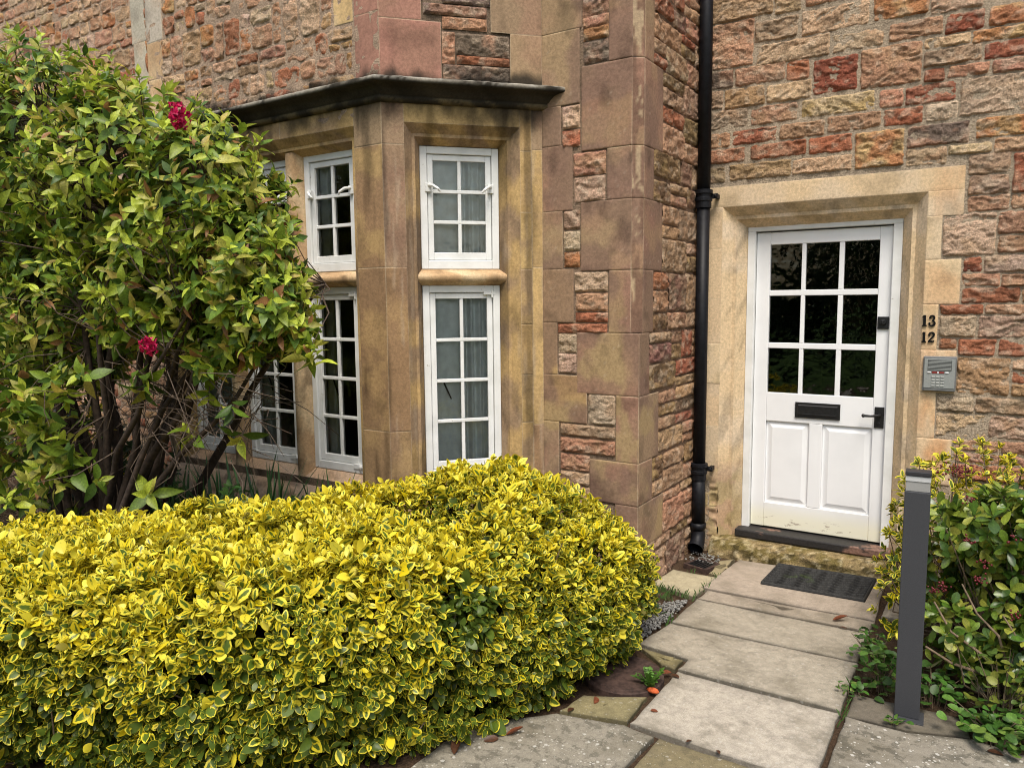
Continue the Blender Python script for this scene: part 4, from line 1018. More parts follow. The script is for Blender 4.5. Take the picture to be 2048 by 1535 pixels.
class Leaves:
    def __init__(self): self.p = []; self.n = 0
    def add(self, *a, **k):
        V, F, C, U = leaf_mesh(*a, **k); self.p.append((V, F + self.n, C, U)); self.n += len(V); return self
    def put(self, name, mat, parent=None, org=None, label=None):
        V, F, C, U = [np.concatenate(x) for x in zip(*self.p)]
        return put(name, V, F, mat, parent, org=org, col=C, uv=U, label=label)
def shoots(rg, P, A, n_leaf, spread=(.5, 1.2), stem=.02):
    """leaf frames round shoot tips P with axes A: returns base, direction, normal, index of the shoot"""
    A = unit(A); k = len(P); idx = np.repeat(np.arange(k), n_leaf); m = len(idx); j = np.tile(np.arange(n_leaf), k)
    a = A[idx]; ref = np.where(np.abs(a[:, 2:3]) < .9, np.array([[0, 0, 1.0]]), np.array([[1.0, 0, 0]])); e1 = unit(np.cross(a, ref)); e2 = np.cross(a, e1)
    ph = j * 2.4 + rg.uniform(0, 6.28, k)[idx] + rg.normal(0, .25, m); rad = e1 * np.cos(ph)[:, None] + e2 * np.sin(ph)[:, None]
    t = j / max(1, n_leaf - 1)                                         # 0 = tip, 1 = oldest
    el = spread[0] + (spread[1] - spread[0]) * t + rg.normal(0, .18, m)
    D = a * np.cos(el)[:, None] + rad * np.sin(el)[:, None]; Nn = a * np.sin(el)[:, None] - rad * np.cos(el)[:, None]
    return P[idx] - a * (t * stem)[:, None], D, Nn + rg.normal(0, .15, (m, 3)), idx, t

# ---- clipped hedge
HP = np.array([(-.02,-1.50),(.045,-1.95),(-.06,-2.32),(-.28,-2.86),(-.55,-3.28),(-.95,-3.62),(-1.7,-4.0),(-3.0,-4.6),(-3.5,-4.0),(-2.75,-3.25),(-2.15,-2.72),(-1.55,-2.30),(-1.28,-1.95),(-.75,-1.50)])
def poly_sd(x, y, pl):
    d = np.full(x.shape, 1e9); ins = np.zeros(x.shape, bool)
    for i in range(len(pl)):
        a, b = pl[i - 1], pl[i]; e = b - a; px, py = x - a[0], y - a[1]; t = np.clip((px * e[0] + py * e[1]) / (e @ e), 0, 1)
        d = np.minimum(d, np.hypot(px - e[0] * t, py - e[1] * t)); c = (a[1] > y) != (b[1] > y)
        ins ^= c & (x < (b[0] - a[0]) * (y - a[1]) / (b[1] - a[1] + 1e-12) + a[0])
    return np.where(ins, d, -d)
def hedge_h(x, y):
    h = .755 - .05 * sstep(-1.3, -2.4, x)
    h = h - .20 * sstep(-.50, .02, x) + .135 * np.exp(-(((x + .72) / .50) ** 2 + ((y + 1.98) / .42) ** 2)) + .03 * (fbm2(x * 3, y * 3, 61, 2) - .5) * 2
    h = h - .22 * np.exp(-(((x + .78) / .24) ** 2 + ((y + 2.36) / .13) ** 2) ** 2) - .03 * np.exp(-(((x + .62) / .26) ** 2 + ((y + 2.60) / .14) ** 2))           # furrow between the two humps
    h = h - .10 * np.exp(-(((x + 1.02) / .20) ** 2 + ((y + 3.55) / .10) ** 2))
    return h
def hedge_depth(x, y, z):
    d = poly_sd(x, y, HP) + .05 * (fbm2(x * 4 + z * 3, y * 4 - z * 2, 67, 2) - .5); t = hedge_h(x, y) - z; r = .26
    u = z * .07; d = d - .10 * np.clip(1 - z / .35, 0, 1) ** 2 * 1.0                  # undercut at the foot
    return r - np.hypot(np.maximum(r - d, 0), np.maximum(r - t, 0)) + np.maximum(np.minimum(d, t) - r, 0)
def hedge():
    rg = np.random.default_rng(101)
    root = thing('clipped_hedge', 'low clipped hedge of yellow edged green leaves along the path, in front of the bay', 'hedge', (-.9, -2.6, 0))
    N = 420000
    p = np.stack([rg.uniform(-3.4, .15, N), rg.uniform(-4.7, -1.4, N), rg.uniform(.02, .96, N)], 1)
    d = hedge_depth(*p.T); lump = noise3(p[:, 0] * 9, p[:, 1] * 9, p[:, 2] * 9, 71)
    keep = (d > -.020 - .085 * (lump - .5)) & (d < .17) & (p[:, 0] > -3.0)
    # the far, hidden side needs few leaves
    camv = np.array([1.37, -4.98, 1.72]) - p
    e = 1e-3; g = np.stack([(hedge_depth(*(p + np.eye(3)[i] * e).T) - d) / e for i in range(3)], 1); nrm = -unit(g)
    face = (nrm * unit(camv)).sum(1)
    keep &= (face > -.35) | (rg.random(N) < .25)
    dist = np.linalg.norm(camv, axis=1); keep &= (dist > 1.0)
    p, nrm, d, dist = p[keep], nrm[keep], d[keep], dist[keep]
    M = 24000
    near = np.clip((dist - 1.9) / 1.8, 0, 1); wgt = (.55 + .65 * near) * np.where(d > .085, .42, 1)
    sel = rg.choice(len(p), M, replace=False, p=wgt / wgt.sum()); p, nrm, d, near = p[sel], nrm[sel], d[sel], near[sel]
    gapn = noise3(p[:, 0] * 7, p[:, 1] * 7, p[:, 2] * 7, 83); ok = (gapn > .28 + .10 * (1 - np.clip(nrm[:, 2], 0, 1))) | (d > .065)
    ok &= (rg.random(len(p)) < .38) | ~((((p[:, 0] + .80) / .24) ** 2 + ((p[:, 1] + 2.28) / .15) ** 2 < .45 + gapn) & (p[:, 2] > .42) & (p[:, 2] < .785)) & (rg.random(len(p)) < .4) | ok & ~(np.linalg.norm((p - [-.96, -3.78, .70]) / [.10, .07, .07], axis=1) < 1)
    p, nrm, d, near = p[ok], nrm[ok], d[ok], near[ok]
    up = nrm * .75 + np.array([0, 0, .55]) + rg.normal(0, .50, p.shape)
    b, D, Nn, idx, t = shoots(rg, p, up, 5, (.42, 1.25), .030)
    sd_ = np.clip(1 - nrm[idx][:, 2:3], 0, 1); D = unit(D + sd_ * (np.array([0, 0, -.55]) + .35 * nrm[idx]))
    m = len(b); size = np.clip(.046 * (1 - .30 * near) * np.exp(rg.normal(0, .25, len(p))), .020, .070)[idx] * rg.uniform(.72, 1.2, m)
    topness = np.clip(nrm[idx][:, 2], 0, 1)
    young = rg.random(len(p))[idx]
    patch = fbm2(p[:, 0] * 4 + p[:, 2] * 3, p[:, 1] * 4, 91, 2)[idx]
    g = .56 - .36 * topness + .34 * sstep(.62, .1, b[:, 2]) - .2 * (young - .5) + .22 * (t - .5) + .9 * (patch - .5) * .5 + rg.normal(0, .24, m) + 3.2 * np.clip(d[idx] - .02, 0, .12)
    rev = ((np.hypot(b[:, 0] + .33, np.hypot(b[:, 1] + 2.72, b[:, 2] - .52)) < .13) | (np.hypot(b[:, 0] + 1.15, np.hypot(b[:, 1] + 3.60, b[:, 2] - .78)) < .085)) & (rg.random(m) < .8)
    g = np.where(rev, 1.9, g); yl = rg.random(m) < .05; g = np.where(yl & ~rev, -.6, g)
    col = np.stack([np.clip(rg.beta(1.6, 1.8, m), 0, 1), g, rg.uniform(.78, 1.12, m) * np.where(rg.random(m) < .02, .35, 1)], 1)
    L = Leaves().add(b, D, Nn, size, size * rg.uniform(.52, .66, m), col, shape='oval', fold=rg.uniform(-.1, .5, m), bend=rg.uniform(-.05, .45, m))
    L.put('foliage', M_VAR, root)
    # twiggy inside: many stems plus a near-black core painted as the shade in the gaps
    tw = MB()
    for k in range(650):
        q = p[rg.integers(len(p))]; inner = q * np.array([1, 1, 0]) + np.array([0, 0, max(.02, q[2] - .45)]) - np.append(nrm[0][:2] * 0, 0)
        c = np.array([-.75, -2.4]) if q[0] > -1.1 else np.array([-1.7, -3.35]); inner[:2] = inner[:2] * .62 + c * .38
        mid = (q + inner) / 2 + rg.normal(0, .04, 3); tw.tube([inner, mid, q], [.006, .004, .002], 5, caps=False)
    tw.put('twigs', M_TWIG, root)
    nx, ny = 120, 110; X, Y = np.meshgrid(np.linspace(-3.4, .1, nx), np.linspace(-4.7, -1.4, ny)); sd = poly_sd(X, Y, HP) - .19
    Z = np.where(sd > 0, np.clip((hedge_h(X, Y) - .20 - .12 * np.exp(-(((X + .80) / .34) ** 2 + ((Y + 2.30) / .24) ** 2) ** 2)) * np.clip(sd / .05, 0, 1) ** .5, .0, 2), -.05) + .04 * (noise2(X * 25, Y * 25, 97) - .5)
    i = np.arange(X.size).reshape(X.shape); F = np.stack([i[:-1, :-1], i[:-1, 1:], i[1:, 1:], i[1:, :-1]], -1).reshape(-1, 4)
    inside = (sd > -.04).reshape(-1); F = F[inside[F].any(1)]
    put('shade_core', np.stack([X, Y, Z], -1).reshape(-1, 3), F, M_CORE, root)
hedge()

# ---- tall flowering shrub
LOBES = [(-3.51,-2.6,2.56,.78),(-2.67,-2.6,2.37,.60),(-2.02,-2.58,2.16,.53),(-1.77,-2.6,1.93,.37),(-1.56,-2.58,1.70,.26),(-2.40,-2.66,1.84,.40),(-3.28,-2.6,1.75,.54),(-4.04,-2.5,1.70,.56),(-1.93,-2.6,1.56,.22),(-4.5,-2.5,2.5,.8)]
def shrub():
    rg = np.random.default_rng(202)
    base = np.array([-3.15, -2.55, .0])
    root = thing('flowering_shrub', 'tall loose green shrub with a few crimson flowers, left of the bay window', 'shrub', tuple(base))
    P, A = [], []
    for (x, y, z, r) in LOBES:
        k = int(1150 * r * r + 110); v = unit(rg.normal(0, 1, (k, 3))); rr = r * rg.uniform(.45, 1.0, k) ** .6 * (1 + .16 * (noise3(v[:, 0] * 3 + x * 5, v[:, 1] * 3, v[:, 2] * 3, 5) - .5) * 2)
        q = np.array([x, y, z]) + v * rr[:, None] * np.array([1, .82, 1]); P.append(q); A.append(v + np.array([0, -.10, .45]) + rg.normal(0, .35, (k, 3)))
    # low hanging shoots
    for (x, y, z, k, s) in [(-3.3,-2.95,1.10,34,.28),(-3.75,-2.9,.95,30,.26),(-2.80,-2.95,1.15,12,.18),(-2.35,-2.75,1.30,5,.08),(-2.12,-2.7,1.02,5,.05),(-2.36,-2.75,.78,5,.05),(-1.80,-2.65,1.16,6,.06),(-4.1,-2.8,.8,40,.3),(-3.6,-2.9,.75,26,.2),(-3.0,-2.9,.85,14,.15),(-1.33,-2.6,1.52,6,.05),(-1.95,-2.62,1.22,10,.12)]:
        P.append(np.array([x, y, z]) + rg.normal(0, s, (k, 3)) * np.array([1, .6, .7])); A.append(rg.normal(0, .5, (k, 3)) + np.array([.1, -.35, .05]))
    P, A = np.concatenate(P), np.concatenate(A)
    gapn = noise3(P[:, 0] * 3.2, P[:, 1] * 3.2, P[:, 2] * 3.2, 19); ok = (gapn > .30) & ~((P[:, 0] > -2.75) & (P[:, 0] < -1.45) & (P[:, 2] < 1.40) & (rg.random(len(P)) < .82)); P, A = P[ok], A[ok]
    b, D, Nn, idx, t = shoots(rg, P, A, 7, (.45, 1.45), .07)
    D = D + np.array([0, 0, -.18]) * t[:, None]
    m = len(b); big = (rg.uniform(.055, .105, len(P)) * (1 + .35 * sstep(1.9, 1.2, P[:, 2])))[idx] * (.72 + .45 * t) * rg.uniform(.8, 1.15, m)
    pal = np.array([(.150, .220, .022), (.105, .175, .018), (.23, .29, .030), (.36, .42, .045), (.055, .105, .016), (.31, .30, .055), (.38, .30, .06), (.25, .12, .045)])
    hi = sstep(1.3, 2.6, P[:, 2])[idx]
    pr = rg.random(m); kind = np.where(pr < .26, 0, np.where(pr < .50, 1, np.where(pr < .62, 2, np.where(pr < .78, 4, np.where(pr < .89, 5, np.where(pr < .955, 6, 7))))))
    kind = np.where((t < .35) & (rg.random(m) < .34 + .25 * hi), 3, kind)
    fl = rg.random(len(P))[idx]; kind = np.where((fl > .90) & (rg.random(m) < .7), 3, kind); kind = np.where((fl < .10) & (rg.random(m) < .6), 5, kind)
    col = pal[kind] * rg.uniform(.85, 1.40, (m, 1)) * np.array([1, 1, 1])
    Leaves().add(b, D, Nn, big, big * rg.uniform(.36, .48, m), col, shape='lance', fold=rg.uniform(.1, .6, m), bend=rg.uniform(.05, .55, m)).put('foliage', M_LEAF, root)
    # trunks and limbs
    lim = MB(); ends = []
    targets = [(l[0] + rg.normal(0, .12), l[1] + rg.normal(0, .12), l[2] + rg.normal(0, .12), l[3]) for l in LOBES for _ in range(3)]
    for (x, y, z, r) in targets:
        e = np.array([x, y, z]); s = base + np.append(rg.normal(0, .13, 2), 0); mid1 = s + (e - s) * .30 + np.array([rg.normal(0, .05), rg.normal(0, .06), .22]); mid2 = s + (e - s) * .65 + np.array([rg.normal(0, .08), rg.normal(0, .08), .16])
        ts = np.linspace(0, 1, 9)[:, None]
        pts = (1 - ts) ** 3 * s + 3 * ts * (1 - ts) ** 2 * mid1 + 3 * ts ** 2 * (1 - ts) * mid2 + ts ** 3 * e; pts[1:-1] += rg.normal(0, .016, (7, 3))
        r0 = rg.uniform(.018, .040); lim.tube(pts, list(np.linspace(r0, .007, 9)), 8, caps=False); ends += [pts[k] for k in (4, 5, 6, 7, 8)]
    lim.put('trunks', M_BARK, root, smooth=True)
    ends = np.array(ends); tw = MB()
    for k in rg.permutation(len(P))[:2600]:
        q = P[k]; dd = np.linalg.norm(ends - q, axis=1); e = ends[np.argsort(dd)[rg.integers(0, 3)]]
        e = q + (e - q) * min(1, .42 / max(1e-3, np.linalg.norm(e - q))) ; mid = (q + e) / 2 + rg.normal(0, .03, 3); tw.tube([e, mid, q], [.0048, .0032, .0016], 4, caps=False)
    for k in range(260):                                            # bare drooping twigs low on the window side
        s = np.array([-2.35, -2.6, 1.25]) + rg.normal(0, 1, 3) * np.array([.35, .12, .16]); e = s + rg.normal(0, 1, 3) * np.array([.16, .07, .12]) + np.array([.1, 0, -.06]); tw.tube([s, (s + e) / 2 + rg.normal(0, .025, 3), e], [.003, .0022, .0012], 4, caps=False)
    tw.put('twigs', M_STWIG, root)
    for (c, h) in (((-1.54, -3.02, 2.50), .095), ((-1.83, -3.03, 1.535), .068)):
        fm = Leaves(); k = int(h * 700); pz = np.array(c) + np.stack([rg.normal(0, .014, k), rg.normal(0, .014, k), rg.uniform(-h / 2, h / 2, k)], 1)
        ax = unit(pz - np.array(c) + rg.normal(0, .02, (k, 3)) + np.array([0, -.01, -.02])); bb, DD, NN, ii, tt = shoots(rg, pz, ax, 5, (.5, 1.1), .0)
        mm = len(bb); fm.add(bb, DD, NN, rg.uniform(.012, .020, mm), rg.uniform(.009, .014, mm), np.array([(.58, .018, .11)]) * rg.uniform(.5, 1.35, (mm, 1)), shape='round', fold=.4, bend=.3)
        fm.put('flower', M_LEAF, root, label='hanging crimson flower cluster')
shrub()

# ---- shrubs right of the door
def bush(name, label, lobes, nk, mat, varieg, Lr, seed, stems_at, shape, pal, cat='shrub', extra=None, wr=(.42, .55), nl=6):
    rg = np.random.default_rng(seed); root = thing(name, label, cat, (stems_at[0], stems_at[1], 0))
    P, A = [], []
    for (x, y, z, rx, ry, rz) in lobes:
        k = int(nk * rx * (ry + rz) / 2 * 10); v = unit(rg.normal(0, 1, (k, 3))); rr = rg.uniform(.5, 1.0, k) ** .5 * (1 + .25 * (noise3(v[:, 0] * 3 + x * 7, v[:, 1] * 3, v[:, 2] * 3, seed) - .5) * 2)
        P.append(np.array([x, y, z]) + v * rr[:, None] * np.array([rx, ry, rz])); A.append(v + np.array([-.05, -.15, .5]) + rg.normal(0, .4, (k, 3)))
    P, A = np.concatenate(P), np.concatenate(A); ok = (P[:, 2] > .03) & (P[:, 1] < -.05) & (noise3(P[:, 0] * 5, P[:, 1] * 5, P[:, 2] * 5, seed + 1) > .30); P, A = P[ok], A[ok]
    b, D, Nn, idx, t = shoots(rg, P, A, nl, (.5, 1.35), Lr[0] * .6); m = len(b); L = rg.uniform(*Lr, m) * (.8 + .3 * t)
    if varieg:
        g = rg.normal(.55, .25, m) + .25 * (t - .5) - .25 * sstep(.6, 1.0, b[:, 2]); col = np.stack([rg.random(m), g, rg.uniform(.7, 1.1, m)], 1)
    else:
        col = np.array(pal)[rg.integers(len(pal), size=m)] * rg.uniform(.7, 1.25, (m, 1))
    Leaves().add(b, D, Nn, L, L * rg.uniform(*wr, m), col, shape=shape, fold=rg.uniform(.0, .5, m), bend=rg.uniform(-.05, .45, m)).put('foliage', mat, root)
    tw = MB(); s0 = np.array([stems_at[0], stems_at[1], 0.0])
    for k in rg.permutation(len(P))[:150]:
        q = P[k]; s = s0 + np.append(rg.normal(0, .07, 2), 0); mid = s + (q - s) * .55 + np.array([0, 0, -.05]) + rg.normal(0, .06, 3); tw.tube([s, s + (mid - s) * .5 + rg.normal(0, .03, 3), mid, q], [.008, .006, .0045, .002], 5, caps=False)
    tw.put('branches', M_TWIG, root, smooth=True)
    return root, rg, P
bush('variegated_shrub', 'loose yellow and green shrub at the wall beside the door', [(1.10,-.50,.55,.20,.22,.33),(1.33,-.40,.68,.26,.2,.28),(1.62,-.42,.72,.30,.22,.26),(1.04,-.80,.38,.14,.2,.30),(1.95,-.5,.65,.3,.25,.3),(1.20,-.7,.80,.14,.16,.14),(1.02,-1.15,.22,.10,.12,.2),(1.22,-.95,.55,.2,.2,.3),(1.0,-.45,.3,.12,.2,.25)], 130, M_VAR, True, (.032, .052), 301, (1.25, -.5), 'oval', None)
rootb, rgb, Pb = bush('berry_shrub', 'glossy green shrub with dark red berry clusters behind the bollard light', [(1.36,-1.05,.60,.20,.22,.27),(1.62,-1.0,.62,.28,.26,.30),(1.98,-1.05,.6,.3,.28,.32),(1.22,-1.0,.42,.12,.16,.22),(1.50,-1.20,.42,.18,.16,.18),(1.75,-1.15,.35,.22,.18,.22),(1.45,-1.2,.72,.26,.16,.16),(1.7,-1.25,.7,.25,.16,.2),(1.30,-1.25,.22,.2,.16,.2),(1.6,-1.35,.25,.25,.16,.22)], 120, M_GLOSSY, False, (.055, .092), 302, (1.55, -.95), 'spoon',
     [(.12, .20, .022), (.08, .16, .02), (.05, .10, .02), (.24, .30, .04), (.13, .20, .026), (.30, .32, .05)], wr=(.38, .50), nl=7)
for (x, y, z) in [(1.31,-1.38,.70),(1.37,-1.40,.62),(1.36,-1.42,.555),(1.235,-1.36,.48),(1.49,-1.42,.425),(1.20,-1.34,.455),(1.31,-1.25,.85),(1.46,-1.4,.74),(1.56,-1.45,.58)]:
    mb = MB(); k = rgb.integers(8, 15)
    for q in rgb.normal(0, 1, (k, 3)): mb.ball(tuple(np.array([x, y, z]) + q * np.array([.013, .010, .011])), rgb.uniform(.0042, .0062), 6, 4)
    mb.put('berry_cluster', M_BERRY, rootb, smooth=True)
mb = MB()
for q in rgb.normal(0, 1, (60, 3)): mb.ball(tuple(np.array([1.255, -.92, .905]) + q * np.array([.045, .03, .014])), rgb.uniform(.004, .006), 6, 4)
mb.put('berry_cluster', M_BERRY, rootb, smooth=True, label='flat brownish red flower head on top of the shrub')
tw = MB()
for (pts, r) in [([(1.50,-1.25,.02),(1.45,-1.38,.16),(1.38,-1.42,.24),(1.27,-1.40,.30),(1.20,-1.35,.40)], .009), ([(1.48,-1.2,.0),(1.42,-1.40,.14),(1.28,-1.42,.17),(1.18,-1.42,.22)], .010), ([(1.52,-1.25,.0),(1.47,-1.40,.22),(1.44,-1.42,.33),(1.36,-1.40,.40),(1.30,-1.35,.5)], .008), ([(1.55,-1.2,.05),(1.6,-1.4,.2),(1.52,-1.45,.32),(1.45,-1.42,.42)], .007), ([(1.4,-1.3,.0),(1.33,-1.45,.1),(1.30,-1.45,.25)], .006)]:
    tw.tube(pts, list(np.linspace(r, r * .45, len(pts))), 6, caps=False)
tw.put('branches', M_TWIG, rootb, smooth=True)

# green shrub tufts behind the hedge, far variegated bush
bush('small_green_shrub', 'small dark green leafy plant rising behind the yellow hedge', [(-2.12,-2.42,.62,.16,.12,.16),(-1.90,-2.30,.60,.14,.12,.12),(-2.5,-2.6,.62,.15,.12,.12)], 60, M_LEAF, False, (.04, .07), 303, (-2.1, -2.4), 'oval', [(.05, .13, .03), (.08, .17, .035), (.04, .09, .02)], 'plant')
bush('distant_variegated_bush', 'yellow green bush seen through the stems of the tall shrub', [(-5.4,-1.75,.9,.7,.4,.7),(-4.6,-1.95,.5,.5,.3,.45),(-6.2,-1.8,1.0,.7,.4,.8),(-4.0,-2.05,.35,.4,.2,.3)], 38, M_VAR, True, (.04, .06), 304, (-5.3, -1.7), 'oval', None)

bush('dark_evergreen_shrub', 'dark green leafy shrub in the shade behind the tall shrub stems', [(-4.3,-2.15,.55,.6,.3,.5),(-3.7,-2.0,.40,.4,.25,.38),(-5.1,-2.3,.6,.6,.4,.55),(-4.6,-2.9,.4,.5,.3,.36)], 60, M_GLOSSY, False, (.05, .08), 305, (-4.3, -2.2), 'oval', [(.03, .06, .014), (.045, .085, .016), (.02, .045, .012)], nl=6)

# ---- strap leaved plants between hedge and bay
def strap(x, y, n, h, seed, label):
    rg = np.random.default_rng(seed); mb = MB()
    for k in range(n):
        a = rg.uniform(0, 6.28); lean = rg.uniform(.05, .42); L = h * rg.uniform(.65, 1.1); w = rg.uniform(.011, .018); d = np.array([math.cos(a), math.sin(a)]); s = np.array([-d[1], d[0]])
        b = np.array([x, y]) + rg.normal(0, .05, 2); v = []
        for i in range(8):
            t = i / 7; q = b + d * lean * L * t ** 1.8; z = L * (t - .22 * lean * t ** 3); ww = w * (1 - t ** 2.5) + .0005
            for c, dz in ((-1, .004), (0, 0), (1, .004)): v.append((q[0] + s[0] * ww * c, q[1] + s[1] * ww * c, z + dz))
        mb.add(v, [(i * 3 + c, i * 3 + c + 1, i * 3 + c + 4, i * 3 + c + 3) for i in range(7) for c in (0, 1)], tuple(np.array([.055, .12, .032]) * rg.uniform(.5, 1.5)) + (1,))
    o = put('strap_leaved_plant', mb.v, mb.f, M_STRAP, None, org=(x, y, 0), col=np.array(mb.c)); tag(o, label, 'plant', 'strap leaved plants under the bay window')
t_ = NT('strap_leaf'); a_ = t_.attr(); M_STRAP = t_.done(t_.mul(a_.outputs['Color'], t_.remap(t_.noise(30, 3), .3, .7, .75, 1.25)), .45, None, .4)
strap(-2.20, -2.12, 40, .80, 1, 'dark strap leaved plant under the near mullion of the bay front')
strap(-2.62, -2.16, 40, .78, 2, 'dark strap leaved plant under the middle light of the bay front')
strap(-3.05, -2.15, 34, .76, 3, 'dark strap leaved plant under the far light of the bay front')
strap(-1.90, -2.02, 24, .74, 4, 'thin strap leaved plant by the bay corner, behind the hedge')
strap(-3.40, -2.20, 26, .72, 5, 'dark strap leaved plant by the tall shrub')

# ---- low plants by the bollard and in the joints
def clump(name, x, y, n, r, h, L, seed, label, pal, cat='plant', shape='round', group=None):
    rg = np.random.default_rng(seed); P = np.stack([x + rg.normal(0, r, n), y + rg.normal(0, r, n), rg.uniform(.012, h, n)], 1); D = np.stack([rg.normal(0, 1, n), rg.normal(0, 1, n), rg.uniform(-.1, .6, n)], 1)
    Nn = np.array([0, -.1, 1.0]) + rg.normal(0, .35, (n, 3)); LL = rg.uniform(L * .6, L * 1.2, n); col = np.array(pal)[rg.integers(len(pal), size=n)] * rg.uniform(.7, 1.3, (n, 1))
    root = thing(name, label, cat, (x, y, 0), group)
    Leaves().add(P, D, Nn, LL, LL * rg.uniform(.65, .95, n), col, shape=shape, fold=rg.uniform(0, .4, n), bend=rg.uniform(0, .4, n)).put('leaves', M_LEAF, root)
    mb = MB()
    for k in range(0, n, 2): mb.tube([(x + (P[k, 0] - x) * .4, y + (P[k, 1] - y) * .4, -.01), tuple((P[k] + [x, y, 0]) / 2 + [0, 0, .01]), tuple(P[k])], [.002, .0017, .0012], 4, caps=False)
    mb.put('stems', M_TWIG, root)
GP = [(.06, .15, .022), (.10, .20, .035), (.045, .10, .018), (.14, .22, .04)]
clump('ground_cover_plant', .95, -1.22, 70, .05, .15, .038, 11, 'small bright green ground cover plant on the path edge near the doormat', GP, group='low plants around the bollard light')
clump('ground_cover_plant', 1.02, -1.46, 110, .055, .17, .042, 12, 'leafy green ground cover plant hiding the left side of the bollard foot', GP, group='low plants around the bollard light')
clump('ground_cover_plant', 1.22, -1.47, 90, .06, .12, .042, 13, 'dark green ground cover plant behind the bollard foot', GP[:1] + GP[2:3], group='low plants around the bollard light')
clump('ground_cover_plant', 1.45, -1.66, 150, .07, .10, .045, 14, 'bright green three lobed ground cover plant spilling onto the speckled slab', GP, group='low plants around the bollard light')
clump('ground_cover_plant', 1.46, -1.48, 120, .07, .30, .038, 15, 'yellowish trailing plant at the foot of the berry shrub', [(.16, .19, .03), (.22, .24, .04), (.09, .15, .03)], group='low plants around the bollard light')
clump('ground_cover_plant', 1.66, -1.62, 110, .09, .13, .042, 16, 'green ground cover plant at the corner of the speckled slab', GP, group='low plants around the bollard light')
clump('ground_cover_plant', .93, -1.56, 26, .03, .05, .030, 17, 'tiny green weed in the joint left of the bollard', GP, group='low plants around the bollard light')
clump('ground_cover_plant', 1.10, -1.75, 12, .016, .03, .026, 18, 'tiny green sprout on the bollard base plate', GP, group='low plants around the bollard light')
clump('ground_cover_plant', -.20, -1.28, 150, .06, .20, .040, 19, 'dark green low plant against the house corner at the hedge end', [(.025, .06, .016), (.04, .08, .02)])
def dandelion():
    rg = np.random.default_rng(77); n = 15; a = rg.uniform(0, 6.28, n); P = np.tile(np.array([.155, -1.985, .0]), (n, 1)) + rg.normal(0, .008, (n, 3)) * [1, 1, 0]; el = rg.uniform(.5, 1.25, n)
    D = np.stack([np.cos(a) * np.cos(el), np.sin(a) * np.cos(el), np.sin(el)], 1); Nn = np.stack([-np.cos(a) * np.sin(el), -np.sin(a) * np.sin(el), np.cos(el)], 1); L = rg.uniform(.06, .115, n); col = np.array([(.10, .21, .035)]) * rg.uniform(.7, 1.3, (n, 1))
    lv = Leaves().add(P, D, Nn, L, L * .26, col, shape='spoon', fold=.4, bend=rg.uniform(.1, .5, n))
    S = unit(np.cross(D, Nn))
    for k in range(4):
        for sg in (-1, 1):
            q = P + D * (L * (.3 + .17 * k))[:, None]; lv.add(q, S * sg + D * .25, Nn, L * .17, L * .10, col, shape='lance', fold=.2, bend=.2)
    tag(lv.put('dandelion_plant', M_LEAF, None, org=(.155, -1.985, 0)), 'toothed green weed growing beside the rusty manhole cover', 'weed')
dandelion()
def grass():
    rg = np.random.default_rng(78); mb = MB()
    for (x0, y0, x1, y1, n) in [(-.015,-.45,-.03,-.95,26),(-.02,-1.2,-.04,-1.35,10),(-.30,-.85,-.05,-.92,46),(-.31,-.95,-.12,-1.0,40),(.9,-1.5,.92,-1.9,14),(-.16,-.5,-.2,-.52,8)]:
        for k in range(n):
            t = rg.random(); x, y = x0 + (x1 - x0) * t + rg.normal(0, .008), y0 + (y1 - y0) * t + rg.normal(0, .008); a = rg.uniform(0, 6.28); h = rg.uniform(.015, .05); dx, dy = math.cos(a) * h * .6, math.sin(a) * h * .6
            mb.add([(x - .002, y, -.01), (x + .002, y, -.01), (x + dx * .5, y + dy * .5, h * .7), (x + dx, y + dy, h)], [(0, 1, 2), (1, 3, 2)])
    tag(put('grass', mb.v, mb.f, m_plain('grass_blade', (.05, .11, .02), .6, 30, .4), None), 'short grass and moss in the joints of the paving', 'grass', kind='stuff')
grass()
def gravel():
    rg = np.random.default_rng(79); mb = MB(); reg = [(-.236, -1.149), (-.045, -.93), (-.037, -1.255), (-.087, -1.60), (-.2, -1.5)]; reg = np.array(reg)
    n = 0
    while n < 900:
        x, y = rg.uniform(-.26, -.03), rg.uniform(-1.6, -.92)
        if poly_sd(np.array([x]), np.array([y]), reg)[0] < 0: continue
        r = rg.uniform(.003, .008); mb.ball((x, y, -.008 + rg.uniform(0, .012)), (r * rg.uniform(.8, 1.5), r * rg.uniform(.8, 1.5), r * .8), 5, 4); n += 1
    for k in range(140):
        x, y = rg.uniform(-.30, -.10), rg.uniform(-.30, -.12); r = rg.uniform(.003, .007); mb.ball((x, y, -.006 + rg.uniform(0, .01)), (r * 1.2, r, r * .8), 5, 4)
    tag(mb.put('gravel', M_GRAVEL, None, smooth=True), 'grey gravel strip between hedge and path', 'gravel', kind='stuff')
gravel()

